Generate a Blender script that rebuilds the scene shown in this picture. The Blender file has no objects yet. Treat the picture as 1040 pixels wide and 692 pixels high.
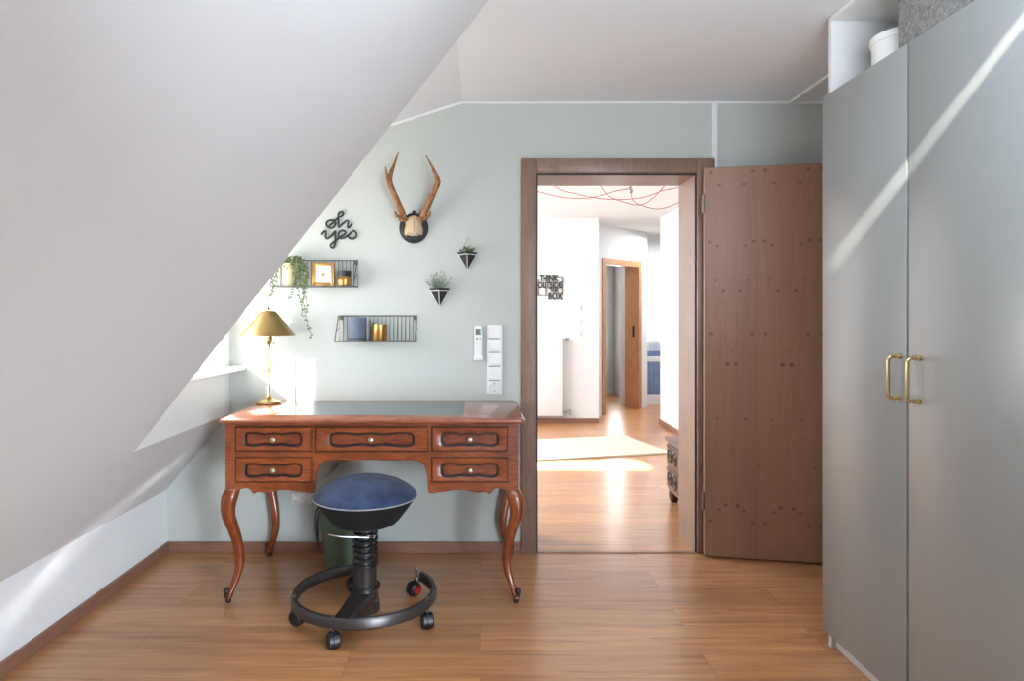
import bpy, bmesh, math, random
from mathutils import Vector, Matrix
random.seed(7)
S = bpy.context.scene
C = S.collection
PI = math.pi

# ---------------------------------------------------------------- camera model of the place
F, VX, VY, CAMH = 693.0, 488.0, 321.0, 1.23
def P(px, py, D):
    return Vector(((px - VX) * D / F, D, CAMH - (py - VY) * D / F))
def PX(px, D): return (px - VX) * D / F
def PZ(py, D): return CAMH - (py - VY) * D / F

SUN = Vector((0.55, 1.0, -0.43))
YB = 3.552          # room face of the back wall
YH = 3.84           # hall face of the back wall
ZC = 2.345          # ceiling
XK, ZK = -1.63, 0.327   # knee wall
TS = 1.2157         # tangent of the roof slope
XD = -1.303         # dormer front wall

# ---------------------------------------------------------------- materials
def lin(c):
    return tuple(((v / 255.0) / 12.92 if v / 255.0 <= 0.04045 else ((v / 255.0 + 0.055) / 1.055) ** 2.4) for v in c)

class NT:
    def __init__(self, name):
        self.m = bpy.data.materials.new(name); self.m.use_nodes = True
        self.t = self.m.node_tree; self.n = self.t.nodes; self.l = self.t.links
        self.b = self.n['Principled BSDF']
        self.tc = None
    def new(self, typ, **kw):
        n = self.n.new(typ)
        for k, v in kw.items(): setattr(n, k, v)
        return n
    def coords(self, scale=(1, 1, 1), out='Object'):
        if self.tc is None: self.tc = self.new('ShaderNodeTexCoord')
        mp = self.new('ShaderNodeMapping'); mp.inputs['Scale'].default_value = scale
        self.l.new(self.tc.outputs[out], mp.inputs['Vector'])
        return mp.outputs['Vector']
    def noise(self, vec, scale=5, detail=4, rough=0.5, dist=0.0):
        n = self.new('ShaderNodeTexNoise'); n.inputs['Scale'].default_value = scale
        n.inputs['Detail'].default_value = detail; n.inputs['Roughness'].default_value = rough
        n.inputs['Distortion'].default_value = dist
        self.l.new(vec, n.inputs['Vector']); return n.outputs['Fac']
    def ramp(self, fac, stops):
        r = self.new('ShaderNodeValToRGB'); e = r.color_ramp.elements
        while len(e) < len(stops): e.new(0.5)
        for k, (p, c) in enumerate(stops):
            e[k].position = p; e[k].color = tuple(c) + (1,)
        self.l.new(fac, r.inputs['Fac']); return r.outputs['Color']
    def mix(self, a, b, fac, mode='MIX'):
        m = self.new('ShaderNodeMix', data_type='RGBA', blend_type=mode)
        for sock, v in ((m.inputs[6], a), (m.inputs[7], b), (m.inputs[0], fac)):
            if hasattr(v, 'is_output'): self.l.new(v, sock)
            elif isinstance(v, (int, float)): sock.default_value = v
            else: sock.default_value = tuple(v) + (1,)
        return m.outputs[2]
    def math(self, op, a, b=0.0):
        m = self.new('ShaderNodeMath', operation=op)
        for sock, v in ((m.inputs[0], a), (m.inputs[1], b)):
            if hasattr(v, 'is_output'): self.l.new(v, sock)
            else: sock.default_value = v
        return m.outputs[0]
    def bump(self, h, strength=0.2, dist=0.002):
        bp = self.new('ShaderNodeBump'); bp.inputs['Strength'].default_value = strength
        bp.inputs['Distance'].default_value = dist
        self.l.new(h, bp.inputs['Height']); self.l.new(bp.outputs['Normal'], self.b.inputs['Normal'])
    def col(self, c): 
        if hasattr(c, 'is_output'): self.l.new(c, self.b.inputs['Base Color'])
        else: self.b.inputs['Base Color'].default_value = tuple(c) + (1,)

def plain(name, c, rough=0.5, metal=0.0, vary=0.06, vscale=30, bump=0.0, bscale=200, spec=0.5, coat=0.0, sheen=0.0):
    N = NT(name); c = lin(c); v = N.coords()
    f = N.noise(v, vscale, 3)
    N.col(N.ramp(f, [(0.3, [x * (1 - vary) for x in c]), (0.7, [min(1, x * (1 + vary)) for x in c])]))
    N.b.inputs['Roughness'].default_value = rough; N.b.inputs['Metallic'].default_value = metal
    N.b.inputs['Specular IOR Level'].default_value = spec
    N.b.inputs['Coat Weight'].default_value = coat
    N.b.inputs['Sheen Weight'].default_value = sheen
    if bump: N.bump(N.noise(v, bscale, 3), bump, 0.002)
    return N.m

def wood(name, c1, c2, c3, scale=(2, 2, 2), grain=(3, 3, 40), rough=0.3, coat=0.0, bump=0.05):
    N = NT(name)
    v1 = N.coords(grain); v2 = N.coords(scale)
    g = N.noise(v1, 6, 6, 0.6, 0.6); b = N.noise(v2, 3, 3)
    mixf = N.math('ADD', N.math('MULTIPLY', g, 0.65), N.math('MULTIPLY', b, 0.35))
    N.col(N.ramp(mixf, [(0.32, lin(c1)), (0.5, lin(c2)), (0.68, lin(c3))]))
    N.b.inputs['Roughness'].default_value = rough; N.b.inputs['Coat Weight'].default_value = coat
    N.b.inputs['Coat Roughness'].default_value = 0.12
    if bump: N.bump(g, bump, 0.001)
    return N.m

def floor_mat():
    N = NT('oak_laminate'); v = N.coords()
    br = N.new('ShaderNodeTexBrick'); N.l.new(v, br.inputs['Vector'])
    br.inputs['Scale'].default_value = 1.0; br.inputs['Brick Width'].default_value = 1.28
    br.inputs['Row Height'].default_value = 0.193; br.inputs['Mortar Size'].default_value = 0.0009
    br.inputs['Mortar Smooth'].default_value = 0.2; br.offset = 0.37
    br.inputs['Color1'].default_value = (0, 0, 0, 1); br.inputs['Color2'].default_value = (1, 1, 1, 1)
    br.inputs['Mortar'].default_value = (0.5, 0.5, 0.5, 1); br.inputs['Bias'].default_value = 0.0
    plank = br.outputs['Color']
    # offset the grain per plank
    add = N.new('ShaderNodeVectorMath', operation='MULTIPLY_ADD')
    N.l.new(plank, add.inputs[0]); add.inputs[1].default_value = (7, 3, 0); 
    mp = N.coords((0.9, 13, 1)); N.l.new(mp, add.inputs[2])
    g = N.noise(add.outputs[0], 2.2, 7, 0.62, 0.8)
    fine = N.noise(N.coords((4, 150, 1)), 3, 4, 0.6)
    base = N.ramp(g, [(0.28, lin((154, 104, 66))), (0.46, lin((190, 136, 91))), (0.62, lin((205, 151, 104))), (0.8, lin((216, 166, 119)))])
    tint = N.ramp(plank, [(0.0, (0.86, 0.84, 0.81)), (1.0, (1.1, 1.08, 1.05))])
    c = N.mix(base, tint, 1.0, 'MULTIPLY')
    c = N.mix(c, N.ramp(fine, [(0.3, (0.86, 0.85, 0.84)), (0.6, (1, 1, 1))]), 0.6, 'MULTIPLY')
    c = N.mix(c, lin((105, 68, 42)), br.outputs['Fac'])
    N.col(c)
    N.b.inputs['Roughness'].default_value = 0.28; N.b.inputs['Specular IOR Level'].default_value = 0.85
    h = N.math('SUBTRACT', N.math('MULTIPLY', fine, 0.12), br.outputs['Fac'])
    N.bump(h, 0.12, 0.001)
    return N.m

def knotty_mat():
    N = NT('knotty_brown_pine'); 
    sep = N.new('ShaderNodeSeparateXYZ'); N.l.new(N.coords(), sep.inputs[0])
    # veneer strips, book matched: fold x inside pairs of strips
    fold = N.math('PINGPONG', sep.outputs[0], 0.131)
    comb = N.new('ShaderNodeCombineXYZ'); N.l.new(fold, comb.inputs[0]); N.l.new(sep.outputs[2], comb.inputs[1])
    strip = N.math('FLOOR', N.math('DIVIDE', sep.outputs[0], 0.131))
    wn = N.new('ShaderNodeTexWhiteNoise', noise_dimensions='1D'); N.l.new(strip, wn.inputs['W'])
    mp = N.new('ShaderNodeMapping'); mp.inputs['Scale'].default_value = (18, 0.8, 1); N.l.new(comb.outputs[0], mp.inputs[0])
    g = N.noise(mp.outputs[0], 3, 6, 0.6, 1.2)
    base = N.ramp(g, [(0.25, lin((140, 103, 79))), (0.5, lin((149, 110, 85))), (0.8, lin((156, 117, 91)))])
    base = N.mix(base, N.ramp(wn.outputs['Value'], [(0, (0.92, 0.91, 0.92)), (1, (1.06, 1.07, 1.07))]), 1.0, 'MULTIPLY')
    vo = N.new('ShaderNodeTexVoronoi', voronoi_dimensions='2D'); vo.inputs['Scale'].default_value = 6.4; vo.inputs['Randomness'].default_value = 0.95
    mp2 = N.new('ShaderNodeMapping'); mp2.inputs['Scale'].default_value = (1.15, 1.3, 1); mp2.inputs['Location'].default_value = (0.02, 0.3, 0); N.l.new(comb.outputs[0], mp2.inputs[0])
    N.l.new(mp2.outputs[0], vo.inputs['Vector'])
    sepc = N.new('ShaderNodeSeparateColor'); N.l.new(vo.outputs['Color'], sepc.inputs[0])
    size = N.math('MULTIPLY', N.math('MAXIMUM', N.math('SUBTRACT', sepc.outputs[0], 0.36), 0.0), 0.15)
    k = N.math('SUBTRACT', size, vo.outputs['Distance'])
    kf = N.ramp(N.math('ADD', N.math('MULTIPLY', k, 12), 0.35), [(0.2, (0, 0, 0)), (0.55, (0.55, 0.55, 0.55)), (1.0, (1, 1, 1))])
    kf2 = N.new('ShaderNodeSeparateColor'); N.l.new(kf, kf2.inputs[0])
    has = N.math('GREATER_THAN', size, 0.012)
    knots = N.math('MULTIPLY', kf2.outputs[0], has)
    for (sc_, loc, sx_, sz_, thr, gain) in ((5.1, (3.3, 1.7, 0), 1.0, 1.0, 0.45, 0.12), (9.5, (7.1, 4.4, 0), 0.8, 1.1, 0.5, 0.20), (3.7, (1.2, 8.3, 0), 0.75, 1.7, 0.55, 0.16)):
        v2 = N.new('ShaderNodeTexVoronoi', voronoi_dimensions='2D'); v2.inputs['Scale'].default_value = sc_
        m3 = N.new('ShaderNodeMapping'); m3.inputs['Scale'].default_value = (sx_, sz_, 1); m3.inputs['Location'].default_value = loc
        N.l.new(comb.outputs[0], m3.inputs[0]); N.l.new(m3.outputs[0], v2.inputs['Vector'])
        s2 = N.new('ShaderNodeSeparateColor'); N.l.new(v2.outputs['Color'], s2.inputs[0])
        z2 = N.math('MULTIPLY', N.math('MAXIMUM', N.math('SUBTRACT', s2.outputs[0], thr), 0.0), gain)
        k2 = N.math('MINIMUM', N.math('MAXIMUM', N.math('MULTIPLY', N.math('SUBTRACT', z2, v2.outputs['Distance']), 22), 0.0), 0.75)
        knots = N.math('MAXIMUM', knots, k2)
    N.col(N.mix(base, lin((92, 64, 54)), N.math('MULTIPLY', knots, 0.85)))
    N.b.inputs['Roughness'].default_value = 0.42
    N.bump(g, 0.03, 0.001)
    return N.m

M = {}
M['wall_blue'] = plain('pale_blue_grey_paint', (189, 193, 187), 0.85, vary=0.012, vscale=3, bump=0.12, bscale=260)
M['white'] = plain('white_roughcast_paint', (216, 216, 216), 0.9, vary=0.01, vscale=3, bump=0.12, bscale=220)
M['ceiling_white'] = plain('white_ceiling_paint', (223, 227, 231), 0.9, vary=0.01, vscale=3, bump=0.08, bscale=220)
M['hall_white'] = plain('hall_white_paint', (226, 225, 223), 0.9, vary=0.01, vscale=3, bump=0.08, bscale=220)
M['gloss_white'] = plain('white_lacquer', (226, 226, 224), 0.35, vary=0.01)
M['sill_white'] = plain('white_sill', (232, 232, 230), 0.3, vary=0.01)
M['floor'] = floor_mat()
M['frame_wood'] = wood('taupe_brown_frame_wood', (116, 89, 74), (134, 105, 88), (148, 117, 99), grain=(30, 30, 1.5), rough=0.4)
M['knotty'] = knotty_mat()
M['base_wood'] = wood('brown_baseboard', (120, 84, 66), (138, 99, 79), (150, 110, 88), grain=(2, 2, 40), rough=0.4)
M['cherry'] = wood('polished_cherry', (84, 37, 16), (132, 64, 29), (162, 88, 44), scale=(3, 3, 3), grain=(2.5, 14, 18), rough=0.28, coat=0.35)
M['cherry_leg'] = wood('polished_cherry_upright', (78, 33, 14), (124, 58, 26), (154, 82, 40), scale=(3, 3, 3), grain=(16, 16, 2), rough=0.28, coat=0.35)
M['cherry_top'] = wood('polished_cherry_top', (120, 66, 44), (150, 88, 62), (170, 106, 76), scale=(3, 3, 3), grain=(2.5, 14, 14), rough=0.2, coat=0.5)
M['recess'] = wood('cherry_recessed', (84, 36, 17), (118, 56, 27), (146, 78, 40), scale=(4, 4, 4), grain=(3, 14, 22), rough=0.3, coat=0.3)
M['groove'] = plain('groove_shade', (40, 22, 16), 0.45)  # shade put into the colour of the drawer grooves and gaps
M['leather'] = plain('slate_leather', (92, 104, 108), 0.28, vary=0.04, vscale=80, bump=0.08, bscale=500)
M['dark_toe'] = plain('dark_toe', (48, 30, 26), 0.4)
M['pewter'] = plain('pewter_knob', (178, 168, 152), 0.35, 0.8, vary=0.05)
M['wardrobe'] = plain('satin_grey_lacquer', (144, 147, 145), 0.33, vary=0.008, vscale=4, spec=0.9)
M['brass'] = plain('soft_brass', (214, 190, 138), 0.26, 1.0, vary=0.03)
M['lampbrass'] = plain('lamp_brass', (156, 134, 90), 0.38, 1.0, vary=0.04, vscale=14)
M['black_wire'] = plain('dark_grey_wire', (104, 102, 100), 0.5, 0.3)
M['black'] = plain('matte_black', (32, 33, 35), 0.55)
M['sign_black'] = plain('sign_black', (40, 44, 46), 0.6)
M['rubber'] = plain('black_plastic', (26, 26, 29), 0.4)
M['gunmetal'] = plain('gunmetal', (84, 80, 80), 0.36, 0.75, vary=0.05)
M['chrome'] = plain('chrome', (190, 190, 192), 0.15, 1.0)
M['red'] = plain('red_wheel_hub', (170, 26, 30), 0.4)
M['blue_fabric'] = plain('worn_blue_microfibre', (38, 55, 84), 0.9, vary=0.55, vscale=14, bump=0.2, bscale=400, sheen=0.08)
M['black_fabric'] = plain('black_fabric', (12, 12, 15), 0.9, vary=0.1, bump=0.15, bscale=500)
M['bin_green'] = plain('sage_green_enamel', (96, 116, 98), 0.45, vary=0.04)
M['gold'] = plain('gold', (186, 144, 84), 0.3, 0.85, vary=0.08, vscale=60)
M['cream'] = plain('cream_ceramic', (196, 188, 146), 0.4, vary=0.06)
M['paper'] = plain('white_paper', (232, 230, 226), 0.8, vary=0.01)
M['bluegrey'] = plain('blue_grey_felt', (98, 108, 124), 0.7, vary=0.08, vscale=60, bump=0.2, bscale=300)
M['leaf'] = plain('dusty_green_leaf', (104, 120, 80), 0.55, vary=0.25, vscale=30)
M['leaf_dark'] = plain('deep_green_leaf', (92, 112, 74), 0.55, vary=0.25, vscale=40)
M['leaf_pale'] = plain('silver_green_leaf', (138, 156, 136), 0.6, vary=0.2, vscale=40)
M['bone'] = plain('bone', (196, 172, 138), 0.6, vary=0.12, vscale=60, bump=0.3, bscale=120)
def antler_mat():
    N = NT('antler_horn'); v = N.coords((20, 20, 6))
    g = N.noise(v, 5, 6, 0.65, 0.5)
    N.col(N.ramp(g, [(0.3, lin((88, 54, 28))), (0.5, lin((142, 94, 52))), (0.72, lin((190, 146, 96)))]))
    N.b.inputs['Roughness'].default_value = 0.42; N.bump(g, 0.5, 0.003); return N.m
M['antler'] = antler_mat()
M['antler_tip'] = plain('pale_antler_tip', (206, 170, 124), 0.4)
M['plastic'] = plain('white_plastic', (232, 230, 228), 0.3, vary=0.01)
M['grey_plastic'] = plain('grey_plastic', (146, 148, 150), 0.4)
M['lcd'] = plain('lcd_grey', (112, 124, 118), 0.2)
M['hinge'] = plain('bronze_hinge', (132, 112, 98), 0.4, 0.5)
M['dark'] = plain('dark_slot', (40, 38, 36), 0.6)
M['felt'] = None
def felt():
    N = NT('grey_marl_felt'); v = N.coords()
    a = N.noise(v, 70, 6, 0.75); b = N.noise(v, 240, 3, 0.7)
    f = N.math('ADD', N.math('MULTIPLY', a, 0.6), N.math('MULTIPLY', b, 0.4))
    N.col(N.ramp(f, [(0.34, lin((96, 94, 92))), (0.5, lin((132, 130, 128))), (0.66, lin((172, 170, 166)))]))
    N.b.inputs['Roughness'].default_value = 0.95; N.bump(f, 0.4, 0.003); return N.m
M['felt'] = felt()
M['hall_frame'] = wood('honey_oak_frame', (160, 108, 70), (184, 130, 88), (200, 150, 106), grain=(30, 30, 2), rough=0.4)
M['carved'] = wood('carved_walnut', (84, 58, 46), (112, 82, 66), (138, 106, 88), grain=(14, 3, 14), rough=0.45)
M['carved_dark'] = plain('carved_dark_brown', (56, 40, 34), 0.5)  # darker brown on the carving and feet
M['cord_red'] = plain('red_textile_cord', (190, 108, 98), 0.7)
M['curtain'] = plain('sheer_white_curtain', (236, 238, 242), 0.9)
M['blue_pane'] = plain('blue_grey_curtain', (98, 116, 140), 0.5, vary=0.2, vscale=10)
def glass():
    N = NT('window_glass')
    tr = N.new('ShaderNodeBsdfTransparent'); gl = N.new('ShaderNodeBsdfGlossy'); gl.inputs['Roughness'].default_value = 0.02
    mx = N.new('ShaderNodeMixShader'); out = N.n['Material Output']; mx.inputs[0].default_value = 0.07
    N.l.new(tr.outputs[0], mx.inputs[1]); N.l.new(gl.outputs[0], mx.inputs[2])
    N.l.new(mx.outputs[0], out.inputs['Surface']); return N.m
M['glass'] = glass()

# ---------------------------------------------------------------- mesh helpers
def box(bm, x0, x1, y0, y1, z0, z1, bev=0.0, seg=2, mi=0):
    r = bmesh.ops.create_cube(bm, size=1)
    for v in r['verts']:
        v.co = Vector(((x0 + x1) / 2 + v.co.x * (x1 - x0), (y0 + y1) / 2 + v.co.y * (y1 - y0), (z0 + z1) / 2 + v.co.z * (z1 - z0)))
    fs = set(f for v in r['verts'] for f in v.link_faces)
    for f in fs: f.material_index = mi
    if bev:
        es = list(set(e for f in fs for e in f.edges))
        bmesh.ops.bevel(bm, geom=es, offset=bev, segments=seg, profile=0.5, affect='EDGES', clamp_overlap=True)
    return bm

def tube(bm, pts, r, n=8, closed=False, mi=0, caps=True):
    pts = [Vector(p) for p in pts]; L = len(pts)
    rr = r if isinstance(r, (list, tuple)) else [r] * L
    T = []
    for i in range(L):
        a = pts[(i - 1) % L] if (closed or i > 0) else pts[i]
        b = pts[(i + 1) % L] if (closed or i < L - 1) else pts[i]
        t = b - a
        T.append(t.normalized() if t.length > 1e-9 else Vector((0, 0, 1)))
    up = Vector((0, 0, 1)) if abs(T[0].z) < 0.9 else Vector((1, 0, 0))
    nrm = (up - T[0] * up.dot(T[0])).normalized(); rings = []
    for i in range(L):
        nrm = (nrm - T[i] * nrm.dot(T[i]))
        nrm = nrm.normalized() if nrm.length > 1e-6 else T[i].orthogonal().normalized()
        bn = T[i].cross(nrm)
        rings.append([bm.verts.new(pts[i] + (nrm * math.cos(2 * PI * k / n) + bn * math.sin(2 * PI * k / n)) * rr[i]) for k in range(n)])
    for i in range(L if closed else L - 1):
        A, B = rings[i], rings[(i + 1) % L]
        for k in range(n):
            bm.faces.new((A[k], A[(k + 1) % n], B[(k + 1) % n], B[k])).material_index = mi
    if caps and not closed:
        bm.faces.new(list(reversed(rings[0]))).material_index = mi; bm.faces.new(rings[-1]).material_index = mi
    return bm

def lathe(bm, prof, n=32, cx=0, cy=0, mi=0, sx=1, sy=1):
    rings = []
    for r, z in prof:
        if r < 1e-6: rings.append([bm.verts.new((cx, cy, z))])
        else: rings.append([bm.verts.new((cx + sx * r * math.cos(2 * PI * k / n), cy + sy * r * math.sin(2 * PI * k / n), z)) for k in range(n)])
    for A, B in zip(rings, rings[1:]):
        if len(A) == 1 and len(B) == 1: continue
        for k in range(n):
            if len(A) == 1: bm.faces.new((A[0], B[(k + 1) % n], B[k]))
            elif len(B) == 1: bm.faces.new((A[k], A[(k + 1) % n], B[0]))
            else: bm.faces.new((A[k], A[(k + 1) % n], B[(k + 1) % n], B[k]))
    return bm

def prism(bm, pts, axis, a0, a1):
    """extrude a 2-D outline; axis 'y': pts are (x,z); 'z': (x,y); 'x': (y,z)"""
    def mk(p, a):
        return {'y': (p[0], a, p[1]), 'z': (p[0], p[1], a), 'x': (a, p[0], p[1])}[axis]
    A = [bm.verts.new(mk(p, a0)) for p in pts]; B = [bm.verts.new(mk(p, a1)) for p in pts]
    bm.faces.new(A); bm.faces.new(list(reversed(B)))
    n = len(pts)
    for k in range(n): bm.faces.new((A[k], B[k], B[(k + 1) % n], A[(k + 1) % n]))
    return bm

def solid_quadlist(bm, pts, off):
    """plane polygon of 3-D points thickened by vector off"""
    off = Vector(off)
    A = [bm.verts.new(Vector(p)) for p in pts]; B = [bm.verts.new(Vector(p) + off) for p in pts]
    bm.faces.new(A); bm.faces.new(list(reversed(B))); n = len(pts)
    for k in range(n): bm.faces.new((A[k], B[k], B[(k + 1) % n], A[(k + 1) % n]))
    return bm

def spline(pts, sub=6, closed=False):
    pts = [Vector(p) for p in pts]; out = []; n = len(pts)
    for i in range(n if closed else n - 1):
        g = lambda j: pts[j % n] if closed else pts[max(0, min(n - 1, j))]
        p0, p1, p2, p3 = g(i - 1), g(i), g(i + 1), g(i + 2)
        for k in range(sub):
            t = k / sub
            out.append(0.5 * ((2 * p1) + (p2 - p0) * t + (2 * p0 - 5 * p1 + 4 * p2 - p3) * t * t + (3 * p1 - p0 - 3 * p2 + p3) * t ** 3))
    if not closed: out.append(pts[-1])
    return out

def lerp_list(v, n):
    out = []
    for i in range(n):
        t = i / (n - 1) * (len(v) - 1); k = min(int(t), len(v) - 2)
        out.append(v[k] + (v[k + 1] - v[k]) * (t - k))
    return out

def ball(bm, c, r, sub=2, scale=(1, 1, 1), rot=None):
    q = bmesh.ops.create_icosphere(bm, subdivisions=sub, radius=1)
    for v in q['verts']:
        p = Vector((v.co.x * r * scale[0], v.co.y * r * scale[1], v.co.z * r * scale[2]))
        if rot is not None: p = rot @ p
        v.co = p + Vector(c)

def NB(): return bmesh.new()

def obj(name, bm, mat, parent=None, smooth=True, local=False, angle=35):
    me = bpy.data.meshes.new(name)
    o = bpy.data.objects.new(name, me); C.objects.link(o)
    bmesh.ops.recalc_face_normals(bm, faces=bm.faces)
    if parent is not None:
        o.parent = parent
        if not local:
            root = parent
            while root.parent: root = root.parent
            bm.transform(Matrix.Translation(-root.location))
    bm.to_mesh(me); bm.free()
    for m in (mat if isinstance(mat, (list, tuple)) else [mat]): me.materials.append(m)
    if smooth:
        me.polygons.foreach_set('use_smooth', [True] * len(me.polygons))
        me.set_sharp_from_angle(angle=math.radians(angle))
    return o

def tag(o, label=None, cat=None, group=None, kind=None):
    if label: o['label'] = label
    if cat: o['category'] = cat
    if group: o['group'] = group
    if kind: o['kind'] = kind
    return o

def thing(name, loc, label, cat, group=None, rz=0):
    o = bpy.data.objects.new(name, None); C.objects.link(o)
    o.location = loc; o.rotation_euler = (0, 0, rz); o.empty_display_size = 0.1
    return tag(o, label, cat, group)

def struct(name, bm, mat, label=None, cat=None, parent=None, smooth=False):
    o = obj(name, bm, mat, parent, smooth)
    if parent is None: tag(o, label, cat, kind='structure')
    return o

def struct_empty(name, loc, label, cat, rz=0):
    o = thing(name, loc, label, cat, rz=rz); o['kind'] = 'structure'; return o

# ================================================================ ROOM SHELL
b = NB(); box(b, -3.2, 4.2, -1.5, 11.5, -0.12, 0.0)
struct('floor', b, M['floor'], 'warm oak laminate floor with planks running side to side', 'floor')

# back wall with the doorway
OX0, OX1, OZ = PX(545, YB), PX(706, YB), PZ(178, YB)      # clear opening
CW = 0.082
fx0, fx1, fz = OX0 - 0.02, OX1 + 0.02, OZ + 0.02
b = NB()
prism(b, [(-2.3, 0), (fx0, 0), (fx0, fz), (fx1, fz), (fx1, 0), (2.2, 0), (2.2, 2.75), (-2.3, 2.75)], 'y', YB, YH)
struct('wall_back', b, M['wall_blue'], 'pale blue grey wall behind the desk with the doorway', 'wall')

M['knee_white'] = plain('bright_white_paint', (236, 236, 236), 0.85, vary=0.01, vscale=3, bump=0.12, bscale=220)
b = NB(); box(b, XK - 0.15, XK, -1.4, YB, 0, ZK + 0.001)
struct('wall_left', b, M['knee_white'], 'low white knee wall under the roof slope', 'wall')

def zs(x): return ZK + TS * (x - XK)
nrm = Vector((-TS, 0, 1)).normalized()
EB, ET = (XD, 2.58, zs(XD)), (0.03, 2.407, zs(0.03))
b = NB()
solid_quadlist(b, [(XK, -1.4, ZK), (XK, YB, ZK), (XD, YB, zs(XD)), EB, ET, (0.03, -1.4, zs(0.03))], nrm * 0.10)
struct('ceiling_slope', b, M['white'], 'large white sloping roof surface on the left', 'sloped ceiling')

XBK = PX(469, YB)                       # where the dormer ceiling starts to fall
dsl = (PZ(103.5, YB) - PZ(122.5, YB)) / (PX(469, YB) - PX(410, YB))
zdw = ZC - dsl * (XBK - (XD - 0.3))
# the ceiling has an added unseen slot, cut to lay the sun streak on the wardrobe
b = NB(); 
def back_to_ceiling(p):
    t = (ZC - p.z) / -SUN.z; return (p.x - t * SUN.x, p.y - t * SUN.y)
qa, qb = back_to_ceiling(Vector((1.2775, 2.548, 1.375))), back_to_ceiling(Vector((1.2775, 1.604, 1.925)))
sl = (qb[1] - qa[1]) / (qb[0] - qa[0]); sw = 0.056
sa, sb_ = (0.04, qa[1] + sl * (0.04 - qa[0]) - sw * 0.75), (0.95, qa[1] + sl * (0.95 - qa[0]) - sw * 0.75)
prism(b, [(XBK, -1.4), (2.3, -1.4), (2.3, sb_[1]), sb_, sa, (XBK, sa[1])], 'z', ZC, ZC + 0.02)
prism(b, [(XBK, sa[1]), sa, (sa[0], sa[1] + sw), (XBK, sa[1] + sw)], 'z', ZC, ZC + 0.02)
prism(b, [sb_, (2.3, sb_[1]), (2.3, sb_[1] + sw), (sb_[0], sb_[1] + sw)], 'z', ZC, ZC + 0.02)
prism(b, [(XBK, sa[1] + sw), (sa[0], sa[1] + sw), (sb_[0], sb_[1] + sw), (2.3, sb_[1] + sw), (2.3, YB), (XBK, YB)], 'z', ZC, ZC + 0.02)
struct('ceiling', b, M['ceiling_white'], 'flat white bedroom ceiling', 'ceiling')
b = NB()
solid_quadlist(b, [(XBK, 2.2, ZC), (XBK, YB, ZC), (XD - 0.3, YB, zdw), (XD - 0.3, 2.2, zdw)], (0, 0, 0.12))
struct('ceiling_dormer', b, M['ceiling_white'], 'slightly sloping white dormer ceiling above the antlers', 'ceiling')
# dormer cheek, on the far side of the slope's edge
b = NB()
zc_d = ZC - dsl * (XBK - XD)
solid_quadlist(b, [(XD - 0.1, 2.59, zs(XD) - 0.1), (0.05, 2.41, zs(0.03)+0.05), (-0.097, 2.43, ZC + 0.05), (XD - 0.1, 2.59, zc_d + 0.05)], (0, -0.06, 0))
struct('wall_dormer_cheek', b, M['white'], 'white dormer side wall behind the slope edge', 'wall')

# dormer front wall with its window
WY0, WY1, WZ0, WZ1 = 2.585, 3.44, 0.955, 1.515
b = NB()
TK = 0.04
def yzbox(bm, y0, y1, z0, z1): box(bm, XD - TK, XD, y0, y1, z0, z1)
zd0 = zs(XD) - 0.004
yzbox(b, 2.56, WY0, zd0, 2.1); yzbox(b, WY1, YB, zd0, 2.1); yzbox(b, WY0, WY1, zd0, WZ0); yzbox(b, WY0, WY1, WZ1, 2.1)
struct('wall_dormer', b, M['gloss_white'], 'white dormer wall under the small window left of the desk', 'wall')
win = struct_empty('window_1', (XD - 0.02, (WY0 + WY1) / 2, WZ0), 'small white dormer window left of the desk', 'window')
b = NB(); fw = 0.038
for (y0, y1, z0, z1) in ((WY0, WY0 + fw, WZ0, WZ1), (WY1 - fw, WY1, WZ0, WZ1), (WY0 + fw, WY1 - fw, WZ0, WZ0 + fw), (WY0 + fw, WY1 - fw, WZ1 - fw, WZ1)):
    box(b, XD - 0.038, XD - 0.004, y0, y1, z0, z1, 0.003)
struct('frame', b, M['gloss_white'], parent=win)
b = NB(); box(b, XD - 0.024, XD - 0.020, WY0 + fw, WY1 - fw, WZ0 + fw, WZ1 - fw)
struct('pane', b, M['glass'], parent=win)
b = NB(); box(b, XD - 0.02, -1.222, 2.64, YB, 0.948, 0.972, 0.007, 3)
struct('window_sill', b, M['sill_white'], parent=win, smooth=True)

b = NB(); box(b, 2.2, 2.32, -1.4, YB, 0, 2.75)
struct('wall_right', b, M['white'], 'white wall behind the grey wardrobe', 'wall')
b = NB(); box(b, -2.3, 2.3, -1.5, -1.4, 0, 2.75)
struct('wall_rear', b, M['white'], 'white wall behind the camera', 'wall')

# baseboards
b = NB(); box(b, XK, XK + 0.014, -1.4, YB, 0, 0.056, 0.003)
struct('baseboard_left', b, M['base_wood'], 'brown baseboard along the knee wall', 'baseboard')
b = NB(); box(b, XK + 0.014, OX0 - CW, YB - 0.014, YB, 0, 0.056, 0.003)
struct('baseboard_back', b, M['base_wood'], 'brown baseboard under the blue grey wall', 'baseboard')

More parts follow.
